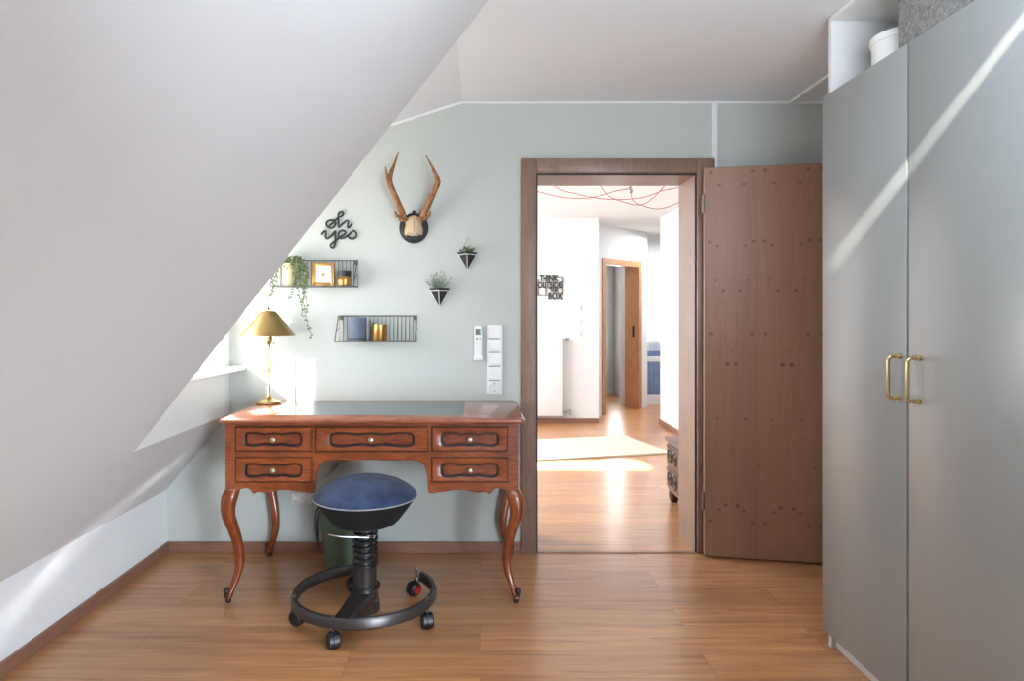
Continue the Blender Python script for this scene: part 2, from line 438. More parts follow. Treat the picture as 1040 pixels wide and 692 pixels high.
# white strips on the back wall
b = NB(); box(b, XBK, 2.2, YB - 0.012, YB, ZC - 0.013, ZC, 0.003)
solid_quadlist(b, [(XBK, YB - 0.012, ZC), (XBK, YB - 0.012, ZC - 0.013), (XD, YB - 0.012, zc_d - 0.013), (XD, YB - 0.012, zc_d)], (0, 0.012, 0))
struct('trim_1', b, M['gloss_white'], 'thin white strip along the top of the back wall', 'trim')
b = NB(); box(b, PX(722.5, YB), PX(727.5, YB), YB - 0.016, YB, PZ(171, YB), ZC - 0.013, 0.003)
struct('trim_2', b, M['gloss_white'], 'white cable duct running up from the door frame corner', 'trim')
b = NB(); box(b, 1.598, 1.622, 2.6, YB - 0.012, ZC - 0.014, ZC, 0.003)
struct('trim_3', b, M['gloss_white'], 'white cable duct on the ceiling beside the wardrobe', 'trim')

# ---- door frame + leaf
dr = struct_empty('door_1', (OX0, YB, 0), 'open knotty brown door with taupe brown frame', 'door')
b = NB()
jt = 0.02
# linings
box(b, OX0 - jt, OX0, YB - 0.004, YH + 0.004, 0, OZ + jt); box(b, OX1, OX1 + jt, YB - 0.004, YH + 0.004, 0, OZ + jt)
box(b, OX0, OX1, YB - 0.004, YH + 0.004, OZ, OZ + jt)
o = struct('lining', b, M['frame_wood'], parent=dr)
b = NB()
oz = PZ(161, YB - 0.02)
box(b, OX0 - CW, OX0 - 0.006, YB - 0.024, YB, 0, oz, 0.004); box(b, OX1 + 0.006, OX1 + CW + 0.012, YB - 0.024, YB, 0, oz, 0.004)
box(b, OX0 - 0.006, OX1 + 0.006, YB - 0.024, YB, OZ + 0.006, oz, 0.004)
box(b, OX0 - CW, OX0 - 0.01, YH, YH + 0.02, 0, oz); box(b, OX1 + 0.01, OX1 + CW, YH, YH + 0.02, 0, oz); box(b, OX0 - 0.01, OX1 + 0.01, YH, YH + 0.02, OZ + 0.01, oz)
struct('casing', b, M['frame_wood'], parent=dr, smooth=True)
b = NB()
box(b, OX0 - 0.005, OX0 + 0.002, YB - 0.008, YB + 0.0, 0, OZ + 0.006); box(b, OX1 - 0.002, OX1 + 0.005, YB - 0.008, YB, 0, OZ + 0.006); box(b, OX0, OX1, YB - 0.008, YB, OZ - 0.002, OZ + 0.006)
struct('seal', b, M['dark'], parent=dr)
# leaf: hinged on the right, swung past the wall's normal
HX, HY = PX(714.5, 3.51), 3.512
ang = math.radians(-11.0)
u = Vector((math.cos(ang), math.sin(ang), 0)); w = Vector((-math.sin(ang), math.cos(ang), 0))
leaf_m = Matrix.Translation(Vector((HX, HY, 0))) @ Matrix.Rotation(ang, 4, 'Z')
leaf = bpy.data.objects.new('leaf', bpy.data.meshes.new('leaf')); C.objects.link(leaf)
b = NB(); box(b, 0.0, 0.86, -0.042, 0.0, 0.008, 1.984, 0.004); 
bmesh.ops.recalc_face_normals(b, faces=b.faces); b.to_mesh(leaf.data); b.free(); leaf.data.materials.append(M['knotty'])
leaf.parent = dr; leaf.matrix_parent_inverse = Matrix.Translation(-dr.location); leaf.location = (HX, HY, 0); leaf.rotation_euler = (0, 0, ang)
for z in (1.80, 0.29):
    b = NB(); tube(b, [(-0.006, -0.048, z - 0.045), (-0.006, -0.048, z + 0.045)], 0.0075, 10)
    h = obj('hinge', b, M['hinge'], leaf, local=True)
b = NB(); box(b, 0.60, 0.624, -0.030, -0.012, 1.984, 1.991, 0.003); box(b, 0.52, 0.60, -0.026, -0.016, 1.984, 1.987)
obj('latch_plate', b, M['chrome'], leaf, local=True)
b = NB(); box(b, OX0, OX1, YB - 0.02, YB + 0.012, 0.0, 0.0035, 0.001)
struct('trim_4', b, wood('threshold', (120, 84, 56), (140, 100, 68), (150, 110, 76)), 'thin threshold strip across the doorway', 'trim')

# ================================================================ HALL
b = NB(); box(b, -2.4, 3.6, YH, 11.4, ZC + 0.005, ZC + 0.12)
struct('ceiling_hall', b, M['hall_white'], 'white hall ceiling beyond the doorway', 'ceiling')
YW1 = 7.82; XC = PX(608, YW1)
b = NB(); box(b, -2.4, XC, YW1, YW1 + 0.12, 0, 2.5); box(b, XC - 0.12, XC, YW1 + 0.12, 8.42, 0, 2.5)
struct('wall_hall_back', b, M['hall_white'], 'white hall wall carrying the black lettering', 'wall')
b = NB(); box(b, -2.5, -2.4, YH, 11.5, 0, 2.5); box(b, -2.4, 2.0, 11.4, 11.5, 0, 2.5)
struct('wall_hall_left', b, M['hall_white'], 'white hall wall left of the doorway', 'wall')
XR = 2.04
b = NB(); box(b, XR, XR + 0.12, YH, 7.75, 0, 2.5); box(b, XR + 0.12, 3.6, 7.63, 7.75, 0, 2.5)
struct('wall_hall_right', b, M['hall_white'], 'white hall wall right of the carved chest', 'wall')
b = NB(); box(b, -2.4, XC, YW1 - 0.014, YW1, 0, 0.056, 0.003)
struct('baseboard_hall_back', b, M['base_wood'], 'brown baseboard under the hall lettering', 'baseboard')
b = NB(); box(b, XR - 0.014, XR, YH, 7.75, 0, 0.056, 0.003); box(b, XR - 0.014, XR + 0.3, 7.75, 7.764, 0, 0.056, 0.003)
struct('baseboard_hall_right', b, M['base_wood'], 'brown baseboard of the right hall wall', 'baseboard')
# diagonal wall with the honey-brown door frame
A = Vector((PX(611, 8.44), 8.44, 0)); B = Vector((PX(650.5, 9.05), 9.05, 0))
du = (B - A).normalized(); dn = Vector((-du.y, du.x, 0))          # dn points away from camera/left
Ld = (B - A).length
def diag_mesh(name, boxes, mat, parent=None, **kw):
    bm = NB()
    for bx in boxes: box(bm, *bx)
    rot = Matrix(((du.x, dn.x, 0, A.x), (du.y, dn.y, 0, A.y), (0, 0, 1, 0), (0, 0, 0, 1)))
    bm.transform(rot)
    return struct(name, bm, mat, parent=parent, **kw)
DH = PZ(262, 8.44)
diag_mesh('wall_hall_diagonal', [(-0.25, 0.02, 0, 0.12, 0, 2.5), (Ld - 0.02, Ld + 0.16, 0, 0.12, 0, 2.5), (0.02, Ld - 0.02, 0, 0.12, DH - 0.02, 2.5)], M['hall_white'], label='white diagonal wall around the far honey brown doorway', cat='wall')
d2 = struct_empty('door_2', (A.x, A.y, 0), 'honey brown door frame in the far diagonal hall wall', 'door')
diag_mesh('frame', [(0, 0.06, -0.018, 0, 0, DH), (Ld - 0.06, Ld, -0.018, 0, 0, DH), (0.06, Ld - 0.06, -0.018, 0, DH - 0.075, DH),
                    (0.02, 0.045, 0, 0.2, 0, DH - 0.03), (0.045, Ld - 0.045, 0, 0.2, DH - 0.06, DH - 0.03)], M['hall_frame'], d2)
diag_mesh('lining', [(Ld - 0.06, Ld - 0.02, 0, 0.2, 0, DH - 0.05)], M['hall_frame'], d2)
diag_mesh('strike_plate', [(Ld - 0.064, Ld - 0.058, 0.05, 0.08, 0.95, 1.1)], M['dark'], d2)
# room behind it
diag_mesh('wall_far_room', [(-0.35, 0.52, 1.1, 1.2, 0, 2.5), (0.53, 0.62, 0.9, 1.0, 0.25, 2.5), (0.62, 2.2, 1.3, 1.4, 0, 2.5), (-0.45, -0.35, 0.13, 1.2, 0, 2.5)], M['hall_white'], label='pale wall of the room behind the honey brown frame', cat='wall')
# glazed white door at the end
YE = 9.42
b = NB(); box(b, 1.95, PX(653, YE), YE, YE + 0.1, 0, 2.5); box(b, PX(653, YE), 3.6, YE, YE + 0.1, PZ(272, YE), 2.5); box(b, 3.02, 3.6, YE, YE + 0.1, 0, 2.5); box(b, 3.5, 3.6, 7.75, YE, 0, 2.5); box(b, 2.14, 2.20, YE + 0.1, 11.4, 0, 2.5)  # last box: unseen partition added to keep the door light off the far room
struct('wall_hall_end', b, M['hall_white'], 'white end wall around the glazed door', 'wall')
d3 = struct_empty('door_3', (PX(653, YE), YE, 0), 'white glazed door at the far end of the hall', 'door')
x0, x1 = PX(653, YE), 3.02
px0, px1 = PX(657.5, YE), x1 - 0.09
zt, zm0, zm1, zb_ = PZ(281, YE), PZ(361, YE), PZ(366, YE), PZ(401, YE)
b = NB()
for bx in ((x0, px0, 0.0, PZ(272, YE)), (px1, x1, 0, PZ(272, YE)), (px0, px1, zt, PZ(272, YE)), (px0, px1, zm1 - 0.02, zm0 - 0.02), (px0, px1, 0, zb_)):
    box(b, bx[0], bx[1], YE + 0.01, YE + 0.055, bx[2], bx[3], 0.004)
struct('leaf', b, M['gloss_white'], parent=d3)
b = NB(); box(b, px0, px1, YE + 0.028, YE + 0.034, zb_, zm1 - 0.02); box(b, px0, px1, YE + 0.028, YE + 0.034, zm0 - 0.02, zt)
struct('pane', b, M['glass'], parent=d3)
b = NB(); tube(b, [(x0 + 0.03, YE + 0.01, 1.0), (x0 + 0.03, YE - 0.04, 1.0), (x0 + 0.14, YE - 0.045, 1.0)], 0.009, 8); box(b, x0 + 0.012, x0 + 0.048, YE + 0.002, YE + 0.012, 0.88, 1.04, 0.003)
obj('handle', b, M['pewter'], d3)
# curtain behind glass: pleated
def pleats(x0, x1, y, z0, z1, amp, n, mat, name, label, cat, tie=False):
    bm = NB(); cols = n * 8; rows = 6; V = []
    for j in range(rows + 1):
        z = z0 + (z1 - z0) * j / rows
        V.append([bm.verts.new((x0 + (x1 - x0) * i / cols, y + amp * math.sin(2 * PI * i / 8), z)) for i in range(cols + 1)])
    for j in range(rows):
        for i in range(cols): bm.faces.new((V[j][i], V[j][i + 1], V[j + 1][i + 1], V[j + 1][i]))
    bmesh.ops.solidify(bm, geom=bm.faces[:], thickness=0.002)
    return tag(obj(name, bm, mat), label, cat)
pleats(px0 - 0.02, x1 - 0.05, YE + 0.10, PZ(357, YE), PZ(279, YE), 0.012, 12, M['curtain'], 'sheer_curtain', 'white sheer curtain behind the upper glass of the far door', 'curtain')
pleats(px0 - 0.02, x1 - 0.05, YE + 0.14, 0.03, PZ(346, YE), 0.01, 10, M['blue_pane'], 'blue_drape', 'blue grey drape behind the lower glass of the far door', 'curtain')

# ================================================================ HALL THINGS
def text_bm(bm, s, x0, x1, zb, zt, y, depth):
    cu = bpy.data.curves.new('t', 'FONT'); cu.body = s; cu.extrude = 0.5; cu.offset = 0.02
    o = bpy.data.objects.new('t', cu); C.objects.link(o)
    bpy.context.view_layer.update()
    dg = bpy.context.evaluated_depsgraph_get()
    me = bpy.data.meshes.new_from_object(o.evaluated_get(dg))
    xs = [v.co.x for v in me.vertices]; ys = [v.co.y for v in me.vertices]
    ax, bx, ay, by = min(xs), max(xs), min(ys), max(ys)
    for v in me.vertices:
        v.co = Vector((x0 + (v.co.x - ax) / (bx - ax) * (x1 - x0), y - depth / 2 - v.co.z * depth, zb + (v.co.y - ay) / (by - ay) * (zt - zb)))
    bm.from_mesh(me)
    bpy.data.objects.remove(o); bpy.data.curves.remove(cu); bpy.data.meshes.remove(me)

D = YW1 - 0.008
b = NB()
X = lambda p: PX(p, D)
Zq = lambda p: PZ(p, D)
yt = YW1 - 0.001
text_bm(b, 'THINK', X(547.5), X(567.5), Zq(286.2), Zq(279), yt, 0.012)
text_bm(b, 'OUTSIDE', X(545.6), X(571.0), Zq(293.2), Zq(286.6), yt, 0.012)
text_bm(b, 'THE', X(558.5), X(567.5), Zq(297.0), Zq(293.6), yt, 0.012)
text_bm(b, 'BOX', X(557.5), X(571.8), Zq(304.6), Zq(297.4), yt, 0.012)
t = 0.007
def bar(xa, xb, za, zb): box(b, min(xa, xb), max(xa, xb), yt - 0.012, yt, min(za, zb), max(za, zb))
bar(X(546), X(546) + t, Zq(300.5), Zq(284)); bar(X(546), X(557), Zq(300.5), Zq(300.5) + t)
bar(X(554.5), X(554.5) + t, Zq(300.5), Zq(291)); bar(X(571), X(571) + t, Zq(300), Zq(281)); bar(X(566), X(571.5), Zq(281.5), Zq(281.5) + t)
bar(X(555), X(571), Zq(293.4), Zq(293.4) + 0.004)
tag(obj('wall_lettering', b, M['sign_black'], smooth=False), 'black cut-out THINK OUTSIDE THE BOX lettering on the hall wall', 'wall sign')

# radiator
rd = thing('radiator', (X(553), YW1, 0.1), 'flat white panel radiator under the black hall lettering', 'radiator')
b = NB(); box(b, X(480), X(571), YW1 - 0.10, YW1 - 0.02, 0.09, 0.98, 0.012, 3); obj('panel', b, M['gloss_white'], rd)
for i in range(3):
    b = NB(); box(b, X(500) + i * 0.35, X(500) + i * 0.35 + 0.03, YW1 - 0.03, YW1 - 0.002, 0.3, 0.8); obj('bracket', b, M['gloss_white'], rd)
b = NB(); tube(b, [(X(571) - 0.01, YW1 - 0.06, 0.13), (X(577), YW1 - 0.06, 0.13)], 0.012, 10); tube(b, [(X(577), YW1 - 0.06, 0.1), (X(577), YW1 - 0.06, 0.16)], 0.022, 12); tube(b, [(X(577), YW1 - 0.06, 0.12), (X(577), YW1 - 0.002, 0.12)], 0.01, 8)
obj('valve', b, M['grey_plastic'], rd)
for (py0, py1, lab) in ((308, 316, 'upper white wall switch beside the hall lettering'), (323, 332, 'middle white wall switch below the upper hall switch'), (334, 343, 'lowest white wall socket of the hall switches')):
    q = thing('wall_switch', (X(587), YW1, Zq(py1)), lab, 'switch', 'hall wall switches')
    b = NB(); box(b, X(583.5), X(590.5), YW1 - 0.01, YW1, Zq(py1), Zq(py0), 0.003); obj('plate', b, M['plastic'], q)
    b = NB(); box(b, X(585), X(589), YW1 - 0.014, YW1 - 0.009, Zq(py1 - 1.6), Zq(py0 + 1.6), 0.002); obj('rocker', b, M['plastic'], q)
q = thing('wall_hook', (X(576), YW1, Zq(345)), 'small grey wall hook left of the hall switches', 'hook')
b = NB(); tube(b, [(X(576), YW1, Zq(345)), (X(576), YW1 - 0.04, Zq(345))], [0.014, 0.018], 12); box(b, X(574), X(578), YW1 - 0.008, YW1, Zq(347), Zq(343), 0.002)
obj('knob', b, M['grey_plastic'], q)

# red draped cords
DC = 5.2
pc = thing('pendant_cable', tuple(P(641, 171, DC)), 'red textile cords draped under the hall ceiling', 'cable')
cords = [[(520, 171.5), (532, 185), (544, 193.7), (569, 200), (584, 201.6), (602, 200.6), (626.5, 193.7), (640, 190), (641, 172)],
         [(545, 171.5), (566, 190.4), (583, 196.6), (609, 201.6), (633.8, 202.6), (655, 200), (672.7, 193.7), (684, 191.5), (700, 186), (715, 172)],
         [(627, 203), (632, 204.5), (644, 208), (655, 206.7), (665.5, 198.8), (671, 193), (690, 172)],
         [(641, 172), (641, 194), (644, 204.5), (655, 209.6), (669.8, 212), (687, 206.7), (705, 195), (720, 172)]]
cords[2] = [(600, 172), (615, 196)] + cords[2]
for k, cd in enumerate(cords):
    b = NB(); pts = [P(x, y, DC + 0.05 * k) for x, y in cd]
    tube(b, spline(pts, 6), 0.0030, 6); obj('cord', b, M['cord_red'], pc)
b = NB(); h = P(641, 194, DC); tube(b, [(h.x, h.y, ZC + 0.005), (h.x, h.y, h.z)], 0.008, 8); ball(b, h, 0.018, 2)
obj('hook', b, M['chrome'], pc)

# cream rug
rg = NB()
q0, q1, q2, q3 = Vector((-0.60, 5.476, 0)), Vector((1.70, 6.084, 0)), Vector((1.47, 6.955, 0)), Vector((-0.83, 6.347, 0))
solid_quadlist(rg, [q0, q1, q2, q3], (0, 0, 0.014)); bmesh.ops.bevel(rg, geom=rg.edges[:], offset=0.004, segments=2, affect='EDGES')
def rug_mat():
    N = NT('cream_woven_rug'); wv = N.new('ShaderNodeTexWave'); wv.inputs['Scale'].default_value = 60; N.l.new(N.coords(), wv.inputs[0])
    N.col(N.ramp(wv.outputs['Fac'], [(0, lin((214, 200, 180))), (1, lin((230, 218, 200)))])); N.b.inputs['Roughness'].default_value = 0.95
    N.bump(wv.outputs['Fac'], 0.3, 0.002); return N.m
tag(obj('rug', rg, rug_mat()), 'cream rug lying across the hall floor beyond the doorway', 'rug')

# carved chest, mostly hidden by the door jamb
cx0, cy0, cy1 = 1.236, 3.92, 4.56
ch = thing('carved_chest', (1.5, 4.24, 0), 'small carved wooden chest beyond the right door jamb', 'chest')
b = NB(); box(b, cx0 + 0.012, 1.72, cy0 + 0.01, cy1 - 0.01, 0.075, 0.40, 0.006); obj('body', b, M['carved'], ch)
b = NB(); box(b, cx0 - 0.008, 1.735, cy0 - 0.005, cy1 + 0.006, 0.40, 0.428, 0.008, 3); obj('lid', b, M['carved'], ch)
for yy in (cy0 + 0.03, cy1 - 0.045):
    for xx in (cx0 + 0.045, 1.68):
        b = NB(); lathe(b, [(0.0, 0.0), (0.022, 0.0), (0.03, 0.02), (0.036, 0.05), (0.03, 0.078), (0, 0.078)], 16, xx, yy); obj('foot', b, M['carved_dark'], ch)
for (z0, z1, n) in ((0.25, 0.385, 2), (0.10, 0.235, 2)):
    for k in range(n):
        y0 = cy0 + 0.02 + k * (cy1 - cy0 - 0.04) / n + 0.008; y1 = cy0 + 0.02 + (k + 1) * (cy1 - cy0 - 0.04) / n - 0.008
        b = NB()
        box(b, cx0, cx0 + 0.02, y0, y1, z0, z1, 0.004)
        dw = obj('drawer', b, M['carved'], ch)
        b = NB(); yc, zc = (y0 + y1) / 2, (z0 + z1) / 2
        for s in (-1, 1):
            loop = [(cx0 - 0.002, yc + s * (0.06 + 0.04 * math.cos(a)), zc + 0.042 * math.sin(a)) for a in [i * PI / 8 for i in range(16)]]
            tube(b, loop, 0.006, 6, closed=True)
            ball(b, (cx0 - 0.002, yc + s * 0.06, zc), 0.016, 1, (0.5, 1, 1))
        tube(b, [(cx0 - 0.002, y0 + 0.01, z1 - 0.012), (cx0 - 0.002, y1 - 0.01, z1 - 0.012)], 0.004, 6)
        obj('carving', b, M['carved_dark'], dw)

# ================================================================ DESK
DF = 2.92
X = lambda p: PX(p, DF)
Z = lambda p: PZ(p, DF)
dk = thing('writing_desk', ((X(229) + X(526.5)) / 2, 3.22, 0), 'polished cherry wood writing desk with carved drawers and curved legs', 'desk')
TZ = 0.795
xl, xr = X(229), X(526.5)
# top with ogee edge
b = NB()
tx0, tx1, ty0, ty1 = PX(219.8, 2.875), PX(533.3, 2.875), 2.875, 3.53
prof = [(0.030, -0.026), (0.014, -0.024), (0.004, -0.018), (0.0, -0.011), (0.002, -0.005), (0.009, 0.0)]
def rr_loop(ins, z, rad=0.02, n=5):
    out = []
    for (cx, cy, a0) in ((tx1 - ins - rad, ty0 + ins + rad, -PI / 2), (tx1 - ins - rad, ty1 - ins - rad, 0), (tx0 + ins + rad, ty1 - ins - rad, PI / 2), (tx0 + ins + rad, ty0 + ins + rad, PI)):
        for k in range(n + 1):
            a = a0 + k * PI / 2 / n; out.append((cx + rad * math.cos(a), cy + rad * math.sin(a), z))
    return out
rings = [[b.verts.new(p) for p in rr_loop(i, TZ + dz)] for i, dz in prof]
for A_, B_ in zip(rings, rings[1:]):
    for k in range(len(A_)): b.faces.new((A_[k], A_[(k + 1) % len(A_)], B_[(k + 1) % len(A_)], B_[k]))
b.faces.new(rings[-1]); b.faces.new(list(reversed(rings[0])))
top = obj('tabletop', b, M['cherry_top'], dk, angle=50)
b = NB(); box(b, PX(290, 3.15) , PX(470, 3.0), 2.985, 3.42, TZ - 0.004, TZ + 0.0008)
il = obj('leather_inlay', b, M['leather'], top); il['label'] = 'slate grey leather writing surface'

# front frame outline with scalloped bottom edges and kneehole arch
def curve2(pts, sub=5): return [(p.x, p.z) for p in spline([(a, 0, c) for a, c in pts], sub)]
left_bottom = [(232, 502), (238, 499.5), (243, 497.5), (250.7, 495.8), (255, 498), (258, 501.3), (262, 499.8), (271.5, 500.3), (288, 497.6), (303, 499.3), (316, 501), (320.2, 500.5)]
lb = curve2([(X(a), Z(c)) for a, c in left_bottom])
def mirror(pts):
    m = (X(229) + X(526.5)) / 2
    return [(2 * m - a, c) for a, c in pts]
arch = curve2([(X(320.4), Z(498)), (X(320.8), Z(484)), (X(323.5), Z(474)), (X(329), Z(468.5)), (X(338), Z(467))])
outline = [(xl, TZ - 0.026), (xl, Z(500))] + lb + arch
rb = list(reversed(mirror(lb + arch)))
outline = outline + rb + [(xr, Z(500)), (xr, TZ - 0.026)]
b = NB(); prism(b, outline, 'y', DF, DF + 0.022)
# moulding following the lower edge
# sides, inner pedestal sides, back, pedestal bottoms
yb_ = 3.50
zb = Z(497)
ix0, ix1 = X(320.4), 2 * ((xl + xr) / 2) - X(320.4)
box(b, xl + 0.001, xl + 0.02, DF + 0.022, yb_, zb, TZ - 0.026); box(b, xr - 0.02, xr - 0.001, DF + 0.022, yb_, zb, TZ - 0.026)
box(b, ix0 - 0.018, ix0 - 0.001, DF + 0.022, yb_, zb, TZ - 0.026); box(b, ix1 + 0.001, ix1 + 0.018, DF + 0.022, yb_, zb, TZ - 0.026)
box(b, xl + 0.02, ix0 - 0.018, DF + 0.022, yb_, zb + 0.01, zb + 0.02); box(b, ix1 + 0.018, xr - 0.02, DF + 0.022, yb_, zb + 0.01, zb + 0.02)
box(b, ix0, ix1, DF + 0.022, yb_, Z(462), Z(458))
prism(b, [(xl, TZ - 0.026), (xl, zb), (ix0 + 0.02, zb)] + curve2([(ix0 + 0.06, zb + 0.01), ((ix0 + ix1) / 2, zb + 0.004), (ix1 - 0.06, zb + 0.01)]) + [(ix1 - 0.02, zb), (xr, zb), (xr, TZ - 0.026)], 'y', yb_ - 0.018, yb_)
car = obj('carcass', b, M['cherry'], dk, smooth=False)
b = NB()
for pth in (lb, mirror(lb)):
    tube(b, [(a, DF - 0.001, c + 0.002) for a, c in pth], 0.0032, 6)
tube(b, [(a, DF - 0.001, c + 0.001) for a, c in arch + list(reversed(mirror(arch)))], 0.0028, 6)
obj('edge_bead', b, M['cherry'], dk)

def drawer(x0, x1, z0, z1):
    cx, cz = (x0 + x1) / 2, (z0 + z1) / 2; w, h = (x1 - x0) / 2, (z1 - z0) / 2
    y0 = DF - 0.011
    bm = NB()
    N_ = 96
    # cartouche outline
    cw, chh = w - 0.040 - (0.02 if w > 0.2 else 0), h * 0.70
    cart = []
    for k in range(N_):
        a = 2 * PI * k / N_
        ux = math.copysign(abs(math.cos(a)) ** 0.52, math.cos(a)); uz = math.copysign(abs(math.sin(a)) ** 0.55, math.sin(a))
        # pinch between the bulbous ends, small bump in the middle
        e = abs(ux)
        f = 0.60 + 0.40 * max(0, (e - 0.35) / 0.65) ** 0.8 + 0.13 * math.exp(-(ux / 0.16) ** 2)
        cart.append((cx + ux * cw, cz + uz * chh * f - (0.0015 if uz < 0 else 0)))
    # matching points on the rectangle
    rect = []
    for (px, pz) in cart:
        dx, dz = px - cx, pz - cz
        tt = min(w / abs(dx) if abs(dx) > 1e-9 else 1e9, h / abs(dz) if abs(dz) > 1e-9 else 1e9)
        rect.append([cx + dx * tt, cz + dz * tt])
    for sx_ in (-1, 1):
        for sz_ in (-1, 1):
            k = min(range(N_), key=lambda i: (rect[i][0] - (cx + sx_ * w)) ** 2 + (rect[i][1] - (cz + sz_ * h)) ** 2)
            rect[k] = [cx + sx_ * w, cz + sz_ * h]
    def inset(pts, d):
        return [(cx + (p[0] - cx) * (1 - d / w), cz + (p[1] - cz) * (1 - d / h)) for p in pts]
    def grow(pts, d):
        out = []
        for k in range(N_):
            p0, p1 = pts[k - 1], pts[(k + 1) % N_]
            tx, tz = p1[0] - p0[0], p1[1] - p0[1]; L = math.hypot(tx, tz) or 1
            out.append((pts[k][0] + tz / L * d, pts[k][1] - tx / L * d))
        return out
    R = lambda pts, y: [bm.verts.new((p[0], y, p[1])) for p in pts]
    rings = [R(rect, DF + 0.006), R(rect, y0 + 0.006), R(inset(rect, 0.005), y0), R(grow(cart, 0.004), y0), R(cart, y0 + 0.002), R(grow(cart, -0.0012), y0 + 0.0098), R(grow(cart, -0.0062), y0 + 0.0098), R(grow(cart, -0.0095), y0 + 0.0070)]
    for j, (A_, B_) in enumerate(zip(rings, rings[1:])):
        mi = 0 if j < 3 else (1 if j < 6 else 2)
        for k in range(N_): bm.faces.new((A_[k], A_[(k + 1) % N_], B_[(k + 1) % N_], B_[k])).material_index = mi
    bm.faces.new(rings[-1]).material_index = 2
    box(bm, x0 - 0.0035, x1 + 0.0035, DF - 0.001, DF + 0.004, z0 - 0.0045, z1 + 0.0035, mi=1)  # dark sheet painting the shadow gap round the drawer front
    d = obj('drawer', bm, [M['cherry'], M['groove'], M['recess']], dk, angle=40)
    bm = NB()
    yk = y0 + 0.009
    prof = [(0.0, 0.0), (0.007, 0.0), (0.005, 0.008), (0.0055, 0.012), (0.0105, 0.016), (0.0125, 0.021), (0.010, 0.026), (0.005, 0.0285), (0, 0.029)]
    lathe(bm, prof, 20)
    bm.transform(Matrix.Translation((cx, yk - 0.0015, cz)) @ Matrix.Rotation(PI / 2, 4, 'X'))
    k = obj('knob', bm, M['pewter'], d); k['label'] = 'round pewter knob'
lx0, lx1 = X(239.9), X(316.7)
mm = xl + xr
drawer(lx0, lx1, Z(458.1), Z(433.8)); drawer(lx0, lx1, Z(489.7), Z(464.8))
drawer(mm - lx1, mm - lx0, Z(458.1), Z(433.8)); drawer(mm - lx1, mm - lx0, Z(489.7), Z(464.8))
drawer(X(320.8), mm - X(320.8), Z(458.4), Z(433.8))

# cabriole legs: rings of rounded squares; dx = sideways bow (outwards +), size = half width
prof_leg = [  # py, centre shift outward(px from outer carcass corner inward negative), half width px
    (497, -6.0, 6.6), (503, -4.0, 8.0), (510, -2.6, 7.6), (518, -1.9, 6.8), (526, -2.6, 6.3), (535, -5.0, 5.8), (545, -7.6, 5.3), (556, -9.8, 4.9),
    (567, -11.0, 4.55), (578, -10.9, 4.25), (588, -8.9, 3.9), (597, -5.8, 3.6), (603, -3.4, 3.9), (608, -2.2, 3.9)]
s0 = 1 / 237.3
def leg(side, front):
    bm = NB(); rings = []
    dense = spline([Vector((p[1], p[2], p[0])) for p in prof_leg], 3)
    cxe = xl if side < 0 else xr
    ye = DF + 0.002 if front else yb_ - 0.002
    for q in dense:
        off, hw, py = q.x * s0, q.y * s0, q.z
        z = 1.23 - (py - 321) * s0
        cx = cxe + side * off
        cy = ye + (-1 if front else 1) * off * 0.82
        if not front: cy = ye + off * 0.55 + 0.004
        n = 20; ring = []
        for k in range(n):
            a = 2 * PI * k / n
            c_, s_ = math.cos(a), math.sin(a)
            sq = (abs(c_) ** 3 + abs(s_) ** 3) ** (-1 / 3)
            ring.append(bm.verts.new((cx + hw * sq * c_, cy + hw * sq * s_, z)))
        rings.append(ring)
    for A_, B_ in zip(rings, rings[1:]):
        for k in range(20): bm.faces.new((A_[k], A_[(k + 1) % 20], B_[(k + 1) % 20], B_[k]))
    bm.faces.new(rings[0]); bm.faces.new(list(reversed(rings[-1])))
    L_ = obj('leg', bm, M['cherry_leg'], dk, angle=60)
    # scrolled toe and dark foot
    bm = NB()
    cx = cxe + side * (-2.2 * s0); cy = ye + ((0.82 if front else -0.55) * 2.2 * s0 * (1 if front else 1)) + (0 if front else 0.004)
    lathe(bm, [(0, 0.0), (0.011, 0.0), (0.0125, 0.004), (0.012, 0.018), (0.016, 0.024), (0.017, 0.034), (0.013, 0.04), (0, 0.041)], 16, cx, cy)
    ball(bm, (cx + side * 0.007, cy + (-0.006 if front else 0.003), 0.050), 0.0135, 2, (1, 1, 1.4))
    f = obj('foot', bm, M['dark_toe'], L_); f['label'] = 'dark scrolled toe'
for sd in (-1, 1):
    for fr in (True, False): leg(sd, fr)

# ================================================================ STOOL
SX, SY = PX(371, 2.81), 2.81
st = thing('swivel_stool', (SX, SY, 0), 'round stool with worn blue seat on a black spring column', 'stool')
b = NB()
lathe(b, [(0.209, 0.487), (0.211, 0.495), (0.206, 0.503), (0.185, 0.521), (0.15, 0.542), (0.10, 0.560), (0.05, 0.570), (0, 0.573)], 56, SX, SY)
cu = obj('seat_cushion', b, M['blue_fabric'], st, angle=60); cu['label'] = 'worn blue microfibre seat top'
b = NB(); lathe(b, [(0.0, 0.372), (0.07, 0.372), (0.115, 0.377), (0.130, 0.384), (0.146, 0.400), (0.178, 0.442), (0.202, 0.478), (0.209, 0.488)], 56, SX, SY)
sh = obj('seat_shell', b, M['black_fabric'], st, angle=60); sh['label'] = 'black fabric underside of the seat'
b = NB(); tube(b, [(SX + 0.2105 * math.cos(a), SY + 0.2105 * math.sin(a), 0.4885) for a in [2 * PI * i / 64 for i in range(64)]], 0.003, 6, closed=True)
obj('piping', b, M['grey_plastic'], cu)
